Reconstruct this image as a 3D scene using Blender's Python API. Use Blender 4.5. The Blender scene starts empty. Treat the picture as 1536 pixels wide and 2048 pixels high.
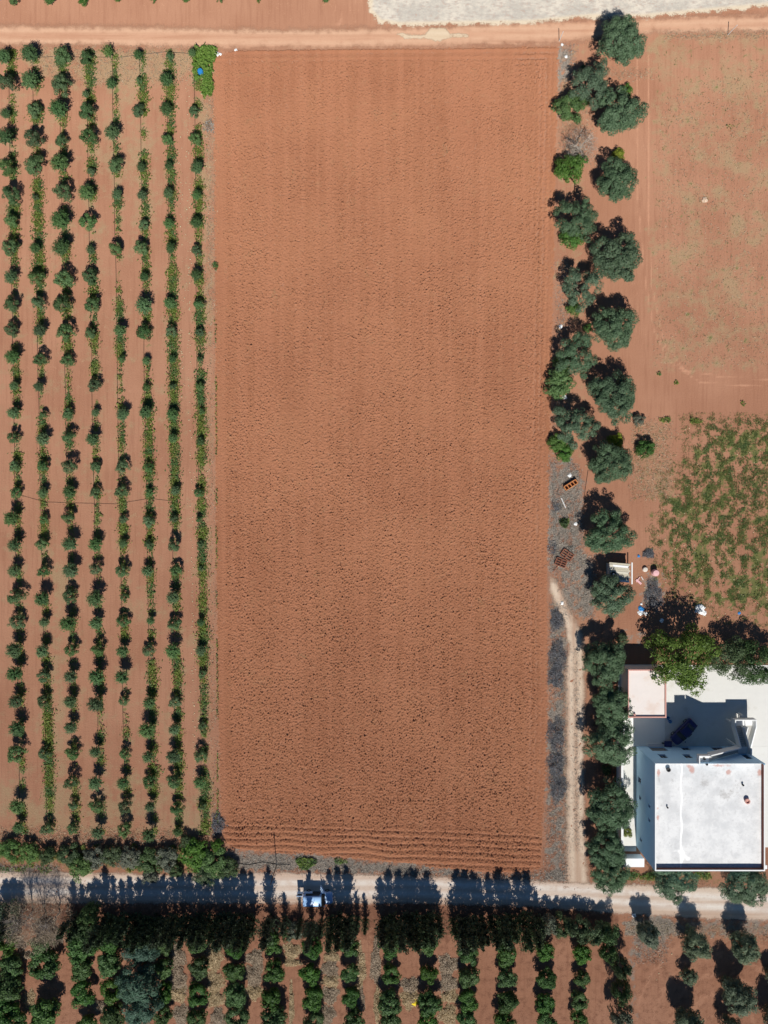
import bpy, math, random
import numpy as np
from mathutils import Vector

# ------------------------------------------------------------------ camera, light, exposure
S = bpy.context.scene
COL = S.collection
H = 107.0            # flying height of the camera, metres
SC = 1536/108.0      # photo pixels per metre on the ground
cd = bpy.data.cameras.new('camera'); cam = bpy.data.objects.new('camera', cd); COL.objects.link(cam)
cd.sensor_fit = 'HORIZONTAL'; cd.angle = 2*math.atan(54.0/H)
cd.clip_start = 1; cd.clip_end = 9000
cam.location = (0, 0, H); cam.rotation_euler = (0, 0, 0)
S.camera = cam
SUN_EL, SUN_ROT = 50.0, 176.0
w = bpy.data.worlds.new('World'); S.world = w; w.use_nodes = True
wn = w.node_tree.nodes; wn.clear()
wo = wn.new('ShaderNodeOutputWorld'); wb = wn.new('ShaderNodeBackground'); sk = wn.new('ShaderNodeTexSky')
sk.sky_type = 'NISHITA'; sk.sun_disc = False
sk.sun_elevation = math.radians(SUN_EL); sk.sun_rotation = math.radians(SUN_ROT)
sk.altitude = 50; sk.air_density = 1.0; sk.dust_density = 0.0; sk.ozone_density = 5.0
wb.inputs['Strength'].default_value = 0.052
hs = wn.new('ShaderNodeHueSaturation'); hs.inputs['Saturation'].default_value = 1.12; w.node_tree.links.new(sk.outputs[0], hs.inputs['Color']); w.node_tree.links.new(hs.outputs[0], wb.inputs[0]); w.node_tree.links.new(wb.outputs[0], wo.inputs[0])
sd = bpy.data.lights.new('sun', 'SUN'); sd.energy = 5.0; sd.angle = math.radians(0.55); sd.color = (1.0, 0.965, 0.91)
sun = bpy.data.objects.new('sun', sd); COL.objects.link(sun)
sun.rotation_euler = (math.radians(90-SUN_EL), 0, math.radians(180-SUN_ROT)); sun.location = (0, -60, 90)
vs = S.view_settings
vs.view_transform = 'Standard'; vs.look = 'None'; vs.exposure = 0.02; vs.gamma = 1; vs.use_curve_mapping = False
S.render.engine = 'CYCLES'

# ------------------------------------------------------------------ helpers
R = np.random.default_rng(7)
random.seed(7)
def W(px, py, z=0.0):
    k = (1-z/H)/SC
    return ((px-768)*k, (1024-py)*k)
def W3(px, py, z=0.0):
    x, y = W(px, py, z); return (x, y, z)
ONES = ['', 'first', 'second', 'third', 'fourth', 'fifth', 'sixth', 'seventh', 'eighth', 'ninth', 'tenth', 'eleventh', 'twelfth',
        'thirteenth', 'fourteenth', 'fifteenth', 'sixteenth', 'seventeenth', 'eighteenth', 'nineteenth']
TENS = {2: ('twentieth', 'twenty'), 3: ('thirtieth', 'thirty'), 4: ('fortieth', 'forty'), 5: ('fiftieth', 'fifty')}
def ordw(n):
    if n < 20: return ONES[n]
    a, b = divmod(n, 10)
    return TENS[a][0] if b == 0 else TENS[a][1]+'-'+ONES[b]

class NT:
    def __init__(s, name):
        s.m = bpy.data.materials.new(name); s.m.use_nodes = True
        s.t = s.m.node_tree; s.t.nodes.clear()
        s.out = s.t.nodes.new('ShaderNodeOutputMaterial')
    def n(s, typ, **kw):
        nd = s.t.nodes.new(typ)
        for k, v in kw.items(): setattr(nd, k, v)
        return nd
    def l(s, a, b): s.t.links.new(a, b)
    def val(s, sock, v):
        if hasattr(v, 'is_output') or isinstance(v, bpy.types.NodeSocket): s.l(v, sock)
        else: sock.default_value = v
    def pos(s, scale=(1, 1, 1), obj=False):
        if obj: p = s.n('ShaderNodeTexCoord').outputs['Object']
        else: p = s.n('ShaderNodeNewGeometry').outputs['Position']
        if scale == (1, 1, 1): return p
        m = s.n('ShaderNodeVectorMath', operation='MULTIPLY'); s.l(p, m.inputs[0]); m.inputs[1].default_value = scale
        return m.outputs[0]
    def noise(s, sc, det=3, rough=.55, vec=None, dist=0):
        nd = s.n('ShaderNodeTexNoise'); nd.inputs['Scale'].default_value = sc; nd.inputs['Detail'].default_value = det
        nd.inputs['Roughness'].default_value = rough; nd.inputs['Distortion'].default_value = dist
        s.l(vec if vec is not None else s.pos(), nd.inputs['Vector'])
        return nd.outputs['Fac']
    def math(s, op, a, b=0.0, c=0.0, clamp=False):
        nd = s.n('ShaderNodeMath', operation=op, use_clamp=clamp)
        s.val(nd.inputs[0], a); s.val(nd.inputs[1], b)
        if op in ('MULTIPLY_ADD',): s.val(nd.inputs[2], c)
        return nd.outputs[0]
    def ramp(s, v, a, b, lo=0.0, hi=1.0, smooth=True):
        nd = s.n('ShaderNodeMapRange', interpolation_type='SMOOTHSTEP' if smooth else 'LINEAR', clamp=True)
        s.val(nd.inputs['Value'], v)
        for k, x in (('From Min', a), ('From Max', b), ('To Min', lo), ('To Max', hi)): nd.inputs[k].default_value = x
        return nd.outputs[0]
    def mix(s, f, a, b, mode='MIX'):
        nd = s.n('ShaderNodeMix', data_type='RGBA', blend_type=mode)
        s.val(nd.inputs[0], f)
        for sock, v in ((nd.inputs[6], a), (nd.inputs[7], b)):
            if isinstance(v, tuple): sock.default_value = (*v, 1) if len(v) == 3 else v
            else: s.l(v, sock)
        return nd.outputs[2]
    def attr(s, name):
        nd = s.n('ShaderNodeAttribute'); nd.attribute_name = name
        sp = s.n('ShaderNodeSeparateColor'); s.l(nd.outputs['Color'], sp.inputs[0])
        return sp.outputs[0], sp.outputs[1], sp.outputs[2], nd.outputs['Alpha']
    def bump(s, h, dist, st=1.0, nrm=None):
        nd = s.n('ShaderNodeBump'); nd.inputs['Distance'].default_value = dist; nd.inputs['Strength'].default_value = st
        s.l(h, nd.inputs['Height'])
        if nrm is not None: s.l(nrm, nd.inputs['Normal'])
        return nd.outputs[0]
    def bsdf(s, col, rough=.9, nrm=None, metal=0, spec=.3, drough=0.0):
        b = s.n('ShaderNodeBsdfPrincipled')
        if isinstance(col, tuple): b.inputs['Base Color'].default_value = (*col, 1)
        else: s.l(col, b.inputs['Base Color'])
        s.val(b.inputs['Roughness'], rough); b.inputs['Metallic'].default_value = metal
        b.inputs['Specular IOR Level'].default_value = spec
        if 'Diffuse Roughness' in b.inputs: b.inputs['Diffuse Roughness'].default_value = drough
        if nrm is not None: s.l(nrm, b.inputs['Normal'])
        return b.outputs[0]
    def done(s, sh, alpha=None):
        if alpha is not None:
            t = s.n('ShaderNodeBsdfTransparent'); mx = s.n('ShaderNodeMixShader')
            s.l(alpha, mx.inputs[0]); s.l(t.outputs[0], mx.inputs[1]); s.l(sh, mx.inputs[2]); sh = mx.outputs[0]
        s.l(sh, s.out.inputs['Surface']); return s.m

def leaf_mat(name, c1, c2, transl=.25, patch=None, obj_var=.25):
    t = NT(name)
    r = t.n('ShaderNodeNewGeometry').outputs['Random Per Island']
    c = t.mix(r, c1, c2)
    if patch: c = t.mix(t.ramp(t.noise(.45, 2), .42, .62), c, patch)
    oi = t.n('ShaderNodeObjectInfo').outputs['Random']
    hsv = t.n('ShaderNodeHueSaturation'); t.l(c, hsv.inputs['Color'])
    t.val(hsv.inputs['Value'], t.ramp(oi, 0, 1, 1-obj_var, 1+obj_var, False))
    t.val(hsv.inputs['Saturation'], t.ramp(t.math('FRACT', t.math('MULTIPLY', oi, 7.31)), 0, 1, .85, 1.12, False))
    t.val(hsv.inputs['Hue'], t.ramp(t.math('FRACT', t.math('MULTIPLY', oi, 3.77)), 0, 1, .488, .512, False))
    c = hsv.outputs[0]
    b = t.bsdf(c, .55, spec=.22)
    tr = t.n('ShaderNodeBsdfTranslucent'); t.l(c, tr.inputs[0])
    mx = t.n('ShaderNodeMixShader'); mx.inputs[0].default_value = transl; t.l(b, mx.inputs[1]); t.l(tr.outputs[0], mx.inputs[2])
    return t.done(mx.outputs[0])
def plain(name, c, rough=.7, metal=0, var=.25, sc=6, spec=.3, bump=.0, c2=None, sc2=.8):
    t = NT(name)
    n = t.noise(sc, 4, .6)
    d = tuple(x*(1-var) for x in c); e = tuple(min(1, x*(1+var*.7)) for x in c)
    col = t.mix(n, d, e)
    if c2: col = t.mix(t.ramp(t.noise(sc2, 5, .65), .52, .7), col, c2)
    nr = t.bump(t.noise(sc*3, 4), bump) if bump else None
    return t.done(t.bsdf(col, rough, nr, metal, spec))
def twig_mat(name, c1, c2):
    t = NT(name)
    r = t.n('ShaderNodeNewGeometry').outputs['Random Per Island']
    return t.done(t.bsdf(t.mix(r, c1, c2), .9, spec=.1))

def mesh_np(name, V, F):
    """V (n,3); F (m,3) or (m,4)"""
    V = np.asarray(V, np.float32); F = np.asarray(F, np.int32)
    me = bpy.data.meshes.new(name); k = F.shape[1]
    me.vertices.add(len(V)); me.vertices.foreach_set('co', V.ravel())
    me.loops.add(F.size); me.loops.foreach_set('vertex_index', F.ravel())
    me.polygons.add(len(F)); me.polygons.foreach_set('loop_start', np.arange(0, F.size, k, dtype=np.int32))
    me.polygons.foreach_set('loop_total', np.full(len(F), k, np.int32))
    me.update(calc_edges=True); return me
def link(name, me, mat=None, parent=None, loc=None):
    o = bpy.data.objects.new(name, me); COL.objects.link(o)
    if mat is not None and me is not None and not me.materials: me.materials.append(mat)
    if parent is not None: o.parent = parent
    if loc is not None: o.location = loc
    return o
def tag(o, label=None, cat=None, group=None, kind=None):
    if label: o['label'] = label
    if cat: o['category'] = cat
    if group: o['group'] = group
    if kind: o['kind'] = kind
    return o
def thing(name, loc, label, cat, group=None, rz=0.0, sc=1.0):
    o = link(name, None); o.location = loc; o.rotation_euler = (0, 0, rz)
    o.scale = (sc, sc, sc) if not isinstance(sc, tuple) else sc
    o.empty_display_size = .3
    return tag(o, label, cat, group)

class MB:                                   # small polygon collector
    def __init__(s): s.v = []; s.f = []
    def quadpts(s, pts):
        i = len(s.v); s.v += [tuple(p) for p in pts]; s.f.append(tuple(range(i, i+len(pts))))
    def box(s, a, b, taper=0):
        x0, y0, z0 = a; x1, y1, z1 = b; t = taper
        i = len(s.v)
        s.v += [(x0, y0, z0), (x1, y0, z0), (x1, y1, z0), (x0, y1, z0), (x0+t, y0+t, z1), (x1-t, y0+t, z1), (x1-t, y1-t, z1), (x0+t, y1-t, z1)]
        s.f += [tuple(i+k for k in q) for q in ((3, 2, 1, 0), (4, 5, 6, 7), (0, 1, 5, 4), (1, 2, 6, 5), (2, 3, 7, 6), (3, 0, 4, 7))]
        return s
    def bar(s, p, q, w=.1, h=None):         # rectangular bar between two points
        h = h or w; p = Vector(p); q = Vector(q); d = (q-p).normalized()
        up = Vector((0, 0, 1)) if abs(d.z) < .95 else Vector((1, 0, 0))
        a = d.cross(up).normalized()*w/2; b = a.cross(d).normalized()*h/2
        i = len(s.v)
        for c in (p, q): s.v += [tuple(c-a-b), tuple(c+a-b), tuple(c+a+b), tuple(c-a+b)]
        s.f += [tuple(i+k for k in t) for t in ((0, 1, 2, 3), (7, 6, 5, 4), (0, 4, 5, 1), (1, 5, 6, 2), (2, 6, 7, 3), (3, 7, 4, 0))]
        return s
    def tube(s, pts, rad, n=6, cap=True):
        pts = [Vector(p) for p in pts]; i0 = len(s.v)
        for k, p in enumerate(pts):
            d = (pts[min(k+1, len(pts)-1)]-pts[max(k-1, 0)]).normalized()
            up = Vector((0, 0, 1)) if abs(d.z) < .9 else Vector((1, 0, 0))
            a = d.cross(up).normalized(); b = a.cross(d)
            r = rad[k] if isinstance(rad, (list, tuple)) else rad
            for j in range(n):
                th = 2*math.pi*j/n; s.v.append(tuple(p+a*r*math.cos(th)+b*r*math.sin(th)))
        for k in range(len(pts)-1):
            for j in range(n):
                a0 = i0+k*n+j; a1 = i0+k*n+(j+1) % n; s.f.append((a0, a1, a1+n, a0+n))
        if cap:
            s.f.append(tuple(i0+j for j in reversed(range(n)))); s.f.append(tuple(i0+(len(pts)-1)*n+j for j in range(n)))
        return s
    def lathe(s, prof, c=(0, 0, 0), n=14):
        i0 = len(s.v)
        for r, z in prof:
            for j in range(n):
                th = 2*math.pi*j/n; s.v.append((c[0]+r*math.cos(th), c[1]+r*math.sin(th), c[2]+z))
        for k in range(len(prof)-1):
            for j in range(n):
                a0 = i0+k*n+j; a1 = i0+k*n+(j+1) % n; s.f.append((a0, a1, a1+n, a0+n))
        s.f.append(tuple(i0+(len(prof)-1)*n+j for j in range(n))); s.f.append(tuple(i0+j for j in reversed(range(n))))
        return s
    def mesh(s, name, smooth=False):
        me = bpy.data.meshes.new(name); me.from_pydata(s.v, [], s.f); me.update()
        if smooth: me.polygons.foreach_set('use_smooth', [True]*len(me.polygons))
        return me
    def build(s, name, mat, parent=None, loc=None, smooth=False):
        return link(name, s.mesh(name, smooth), mat, parent, loc)

def unit(a): return a/np.maximum(np.linalg.norm(a, axis=-1, keepdims=True), 1e-6)
def rdirs(n, rng, zmin=-1.0):
    z = rng.uniform(zmin, 1, n); th = rng.uniform(0, 2*np.pi, n); r = np.sqrt(np.maximum(0, 1-z*z))
    return np.stack([r*np.cos(th), r*np.sin(th), z], 1)
def cards(P, Nn, T, L, Wd):
    """leaf cards: rhombus quads"""
    T = unit(T - Nn*np.sum(T*Nn, 1, keepdims=True)); B = np.cross(Nn, T)
    L = np.asarray(L)[:, None]; Wd = np.asarray(Wd)[:, None]
    V = np.stack([P-T*L*.5, P+B*Wd*.5-T*L*.05, P+T*L*.5, P-B*Wd*.5-T*L*.05], 1).reshape(-1, 3)
    F = np.arange(len(V)).reshape(-1, 4); return V, F

def lobe_crown(seed, Rr, Rz, nl, n, leaf, lob=.3, zlow=-.35, wid=.55, outj=.7, droop=0.0, gap=.0):
    rng = np.random.default_rng(seed)
    d = rdirs(nl, rng, zlow)
    bump = 1+.16*np.sin(3*np.arctan2(d[:, 1], d[:, 0])+seed)+.1*np.sin(5*np.arctan2(d[:, 1], d[:, 0])+2*seed)
    c = d*(rng.uniform(.5, .86, nl)*bump)[:, None]*np.array([Rr, Rr, Rz])
    rl = lob*Rr*rng.uniform(.6, 1.25, nl)
    wgt = rl**2; k = rng.choice(nl, n, p=wgt/wgt.sum())
    u = rdirs(n, rng, -.5)
    rad = rl[k]*rng.uniform(.45, 1.06, n)**.6
    P = c[k]+u*rad[:, None]*np.array([1, 1, .8])
    Nn = unit(u+.35*unit(P/np.array([Rr, Rr, Rz]))+np.array([0, 0, .35])+outj*rng.normal(size=(n, 3))*.6)
    T = unit(rng.normal(size=(n, 3))+np.array([0, 0, -droop*3]))
    L = leaf*rng.uniform(.6, 1.35, n)
    return cards(P, Nn, T, L, L*wid)
def shoot_crown(seed, Rr, Rz, ns, per, leaf, up=.35, wid=.42, t0=.25, base=0.0):
    rng = np.random.default_rng(seed)
    d = unit(rdirs(ns, rng, -.25)+np.array([0, 0, up]))
    ln = rng.uniform(.7, 1.06, ns)
    k = np.repeat(np.arange(ns), per); n = len(k)
    t = rng.uniform(t0, 1, n)**.75
    bend = np.stack([np.zeros(n), np.zeros(n), .12*t**2], 1)
    P = d[k]*(ln[k]*t)[:, None]*np.array([Rr, Rr, Rz])+bend*Rz+rng.normal(size=(n, 3))*leaf*.32
    P[:, 2] += base
    Nn = unit(d[k]*.7+np.array([0, -.15, .7])+rng.normal(size=(n, 3))*.42)
    T = unit(d[k]+rng.normal(size=(n, 3))*.55)
    L = leaf*rng.uniform(.6, 1.3, n)
    return cards(P, Nn, T, L, L*wid)
def cypress_crown(seed, h, r, ns, per, leaf):
    rng = np.random.default_rng(seed)
    z0 = rng.uniform(.02, .97, ns)**1.15*h
    th = rng.uniform(0, 2*np.pi, ns)
    rr = r*np.clip((1-z0/h), .02, 1)**.62*np.clip(z0/h*6+.8, 0, 1)*rng.uniform(.4, 1.55, ns)
    k = np.repeat(np.arange(ns), per); n = len(k); t = rng.uniform(.1, 1, n)**.8
    out = np.stack([np.cos(th), np.sin(th), np.zeros(ns)], 1)
    dirs = unit(out+np.array([0, 0, .9]))
    P = np.zeros((n, 3)); P[:, 2] = z0[k]
    P += out[k]*(rr[k]*t)[:, None]; P[:, 2] += rr[k]*t**1.5*1.0
    P += rng.normal(size=(n, 3))*leaf*.3
    Nn = unit(out[k]+np.array([0, 0, .25])+rng.normal(size=(n, 3))*.6)
    T = unit(dirs[k]+rng.normal(size=(n, 3))*.35)
    L = leaf*rng.uniform(.6, 1.3, n)
    return cards(P, Nn, T, L, L*.45)
def heap(seed, rx, ry, hz, n, ln, wd, flat=.6):
    rng = np.random.default_rng(seed)
    a = rng.uniform(0, 2*np.pi, n); q = np.sqrt(rng.uniform(0, 1, n))*(1+.22*np.sin(3*a+seed)+.14*np.sin(7*a+2*seed))*rng.uniform(.85, 1.12, n)
    P = np.stack([rx*q*np.cos(a), ry*q*np.sin(a), np.zeros(n)], 1)
    lump = .65+.35*np.sin(P[:, 0]*2.3+seed)*np.sin(P[:, 1]*2.9+seed*2)
    P[:, 2] = hz*np.clip(1-q**2, 0.04, 1)*lump*rng.uniform(.35, 1, n)+.03
    T = unit(rng.normal(size=(n, 3))*np.array([1, 1, 1-flat]))
    Nn = unit(rng.normal(size=(n, 3))*.6+np.array([0, 0, .8]))
    L = ln*rng.uniform(.4, 1.3, n)
    return cards(P, Nn, T, L, np.full(n, wd)*rng.uniform(.6, 1.5, n))
def branches(seed, h, spread, levels=4, nb=4, r0=.14, lean=(0, 0)):
    rng = random.Random(seed); mb = MB()
    def grow(p, d, L, r, lv):
        q = p+d*L*.5+Vector((rng.uniform(-1, 1), rng.uniform(-1, 1), rng.uniform(-.5, .5)))*L*.08
        e = q+(d+Vector((rng.uniform(-.3, .3), rng.uniform(-.3, .3), rng.uniform(-.1, .3)))).normalized()*L*.5
        mb.tube([p, q, e], [r, r*.8, r*.6], 5 if lv > 1 else 3, cap=False)
        if lv <= 0: return
        for _ in range(nb if lv > 1 else nb+2):
            nd = (d*.7+Vector((rng.uniform(-1, 1)*spread, rng.uniform(-1, 1)*spread, rng.uniform(-.25, .5)))).normalized()
            grow(e if rng.random() < .6 else q, nd, L*rng.uniform(.55, .8), r*.52, lv-1)
    grow(Vector((0, 0, 0)), Vector((lean[0], lean[1], 1)).normalized(), h*.38, r0, levels)
    return mb
def trunk_mesh(seed, h, r, R2, n=4):
    rng = random.Random(seed); mb = MB()
    mb.tube([(0, 0, -.1), (rng.uniform(-.1, .1)*h*.3, rng.uniform(-.1, .1)*h*.3, h*.3), (0, 0, h*.5)], [r*1.35, r, r*.8], 7)
    for k in range(n):
        a = 2*math.pi*k/n+rng.uniform(-.4, .4); q = R2*rng.uniform(.5, .75)
        mb.tube([(0, 0, h*.42), (q*.45*math.cos(a), q*.45*math.sin(a), h*.68), (q*math.cos(a), q*math.sin(a), h*.95)], [r*.6, r*.4, r*.15], 5)
    return mb.mesh('trunk', True)

# numpy band noise on a grid
def bandnoise(ny, nx, cell, lo, hi, seed, slope=0.0, ax=1.0, ay=1.0):
    rng = np.random.default_rng(seed)
    f = np.fft.rfft2(rng.normal(size=(ny, nx)))
    ky = np.fft.fftfreq(ny, cell)[:, None]*ay; kx = np.fft.rfftfreq(nx, cell)[None, :]*ax
    k = np.sqrt(kx*kx+ky*ky)+1e-9
    g = np.exp(-(k*lo)**2*.9)*(1-np.exp(-(k*hi)**2*1.2))*k**(-slope)
    o = np.fft.irfft2(f*g, s=(ny, nx)); return (o-o.mean())/o.std()
def sdist(px, py, poly):
    """signed distance (photo pixels), negative inside"""
    poly = np.asarray(poly, float); d = np.full(px.shape, 1e9); ins = np.zeros(px.shape, bool)
    for a, b in zip(poly, np.roll(poly, -1, 0)):
        e = b-a; t = np.clip(((px-a[0])*e[0]+(py-a[1])*e[1])/(e@e+1e-9), 0, 1)
        d = np.minimum(d, np.hypot(px-a[0]-t*e[0], py-a[1]-t*e[1]))
        c = ((a[1] > py) != (b[1] > py)) & (px < (b[0]-a[0])*(py-a[1])/(b[1]-a[1]+1e-12)+a[0])
        ins ^= c
    return np.where(ins, -d, d)
def pdist(px, py, line):
    d = np.full(px.shape, 1e9); line = np.asarray(line, float)
    for a, b in zip(line[:-1], line[1:]):
        e = b-a; t = np.clip(((px-a[0])*e[0]+(py-a[1])*e[1])/(e@e+1e-9), 0, 1)
        d = np.minimum(d, np.hypot(px-a[0]-t*e[0], py-a[1]-t*e[1]))
    return d
def soft(d, w): return np.clip(.5-d/(2*w), 0, 1)
def boxm(px, py, x0, y0, x1, y1, w): return soft(sdist(px, py, [(x0, y0), (x1, y0), (x1, y1), (x0, y1)]), w)

# ------------------------------------------------------------------ soil materials
SOIL_A, SOIL_B = (0.365, 0.174, 0.103), (0.435, 0.225, 0.138)
def ground_mat():
    t = NT('red_soil')
    dry, pale, ash, green = t.attr('zone'); rut, brown, _, _ = t.attr('zone2')
    n1 = t.noise(.09, 3); n2 = t.noise(1.1, 4, .6); n3 = t.noise(7, 4, .65)
    col = t.mix(t.ramp(n1, .3, .7), SOIL_A, SOIL_B)
    col = t.mix(t.ramp(n3, .3, .75, 0, .35), col, (0.48, 0.26, 0.165))
    col = t.mix(t.ramp(t.noise(2.2, 4, .65, t.pos((1, .06, 1))), .45, .7, 0, .4), col, (0.30, 0.135, 0.08))
    col = t.mix(t.ramp(t.noise(11, 3, .7), .58, .75, 0, .5), col, (0.24, 0.12, 0.07))
    nn = t.math('ADD', t.math('MULTIPLY', t.math('SUBTRACT', n2, .5), 1.3), t.math('MULTIPLY', t.math('SUBTRACT', n3, .5), 1.1))
    def m(v, a, b, hi=1.0): return t.ramp(t.math('ADD', v, nn), a, b, 0, hi)
    col = t.mix(m(pale, .35, .75, .85), col, (0.56, 0.32, 0.20))
    col = t.mix(t.ramp(t.math('ADD', rut, t.math('MULTIPLY', nn, .3)), .25, .7, 0, .75), col, (0.57, 0.31, 0.195))
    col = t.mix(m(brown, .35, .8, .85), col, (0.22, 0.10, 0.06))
    drycol = t.mix(t.ramp(t.noise(15, 3, .7), .3, .7), (0.25, 0.17, 0.09), (0.50, 0.37, 0.22))
    col = t.mix(m(dry, .3, 1.05, .72), col, drycol)
    ashcol = t.mix(t.ramp(t.noise(12, 4, .7), .3, .7), (0.16, 0.14, 0.12), (0.46, 0.40, 0.33))
    col = t.mix(m(ash, .35, .75, .92), col, ashcol)
    grcol = t.mix(t.ramp(t.noise(13, 3, .7), .3, .7), (0.06, 0.10, 0.025), (0.19, 0.22, 0.07))
    col = t.mix(m(green, .4, .85, .85), col, grcol)
    b1 = t.bump(t.noise(4, 6, .7), .10, .9); b2 = t.bump(t.noise(26, 3, .6), .02, .9, b1)
    return t.done(t.bsdf(col, .95, b2, spec=.12, drough=.9))
def field_mat():
    t = NT('ploughed_soil')
    n1 = t.noise(.07, 3); n2 = t.noise(.9, 4, .6); n3 = t.noise(9, 4, .65)
    sv = t.noise(.9, 3, .5, t.pos((1, .03, 1)))
    col = t.mix(t.ramp(n1, .3, .7), (0.345, 0.144, 0.075), (0.412, 0.184, 0.097))
    col = t.mix(t.ramp(sv, .42, .62, 0, .45), col, (0.45, 0.20, 0.11))
    col = t.mix(t.ramp(n2, .55, .78, 0, .35), col, (0.40, 0.23, 0.12))
    col = t.mix(t.ramp(n3, .35, .75, 0, .4), col, (0.49, 0.235, 0.14))
    col = t.mix(t.ramp(t.math('MULTIPLY', t.noise(.28, 2), t.noise(4.5, 3, .7)), .37, .47, 0, .6), col, (0.24, 0.19, 0.10))
    b1 = t.bump(t.noise(6.5, 5, .7), .12, 1.0); b2 = t.bump(t.noise(22, 3, .6), .035, 1.0, b1)
    return t.done(t.bsdf(col, .95, b2, spec=.1, drough=1.0))
def track_mat(name, c1, c2, c3, along='x', thr=(.35, .65)):
    t = NT(name)
    m, r, _, _ = t.attr('mask')
    v = t.pos((.05, 1, 1) if along == 'x' else (1, .05, 1))
    st = t.noise(1.6, 4, .6, v); n3 = t.noise(8, 4, .65); n2 = t.noise(.8, 4, .6)
    col = t.mix(t.ramp(st, .35, .65), c1, c2)
    col = t.mix(t.math('MULTIPLY', r, t.ramp(n2, .25, .6, .4, 1)), col, c3)
    col = t.mix(t.ramp(n3, .45, .75, 0, .35), col, tuple(x*.72 for x in c1))
    al = t.ramp(t.math('ADD', m, t.math('ADD', t.math('MULTIPLY', t.math('SUBTRACT', n2, .5), .9), t.math('MULTIPLY', t.math('SUBTRACT', n3, .5), .7))), *thr)
    b = t.bump(t.noise(11, 5, .65), .025, .8, t.bump(st, .05, .7))
    return t.done(t.bsdf(col, .95, b, spec=.12, drough=.8), al)

def stubble_mat():
    t = NT('stubble')
    m, r, _, _ = t.attr('mask')
    n1 = t.noise(.35, 4, .65); n2 = t.noise(2.5, 5, .7, t.pos((.5, 1, 1))); n3 = t.noise(11, 4, .7, t.pos((.6, 1, 1)))
    col = t.mix(t.ramp(n1, .35, .65), (0.47, 0.43, 0.37), (0.62, 0.56, 0.47))
    col = t.mix(t.ramp(n2, .4, .7, 0, .75), col, (0.40, 0.385, 0.35))
    col = t.mix(t.ramp(n3, .5, .72, 0, .7), col, (0.72, 0.67, 0.58))
    col = t.mix(t.ramp(t.math('MULTIPLY', n3, n2), .27, .36, 0, .55), col, (0.45, 0.27, 0.19))
    col = t.mix(t.ramp(m, .55, .8, .8, 0), col, (0.66, 0.55, 0.40))
    al = t.ramp(t.math('ADD', m, t.math('ADD', t.math('MULTIPLY', t.math('SUBTRACT', t.noise(.8, 4), .5), .9), t.math('MULTIPLY', t.math('SUBTRACT', n3, .5), .9))), .4, .52)
    b = t.bump(n3, .06, .9, t.bump(n2, .08, .8))
    return t.done(t.bsdf(col, .95, b, spec=.1, drough=.8), al)

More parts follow.
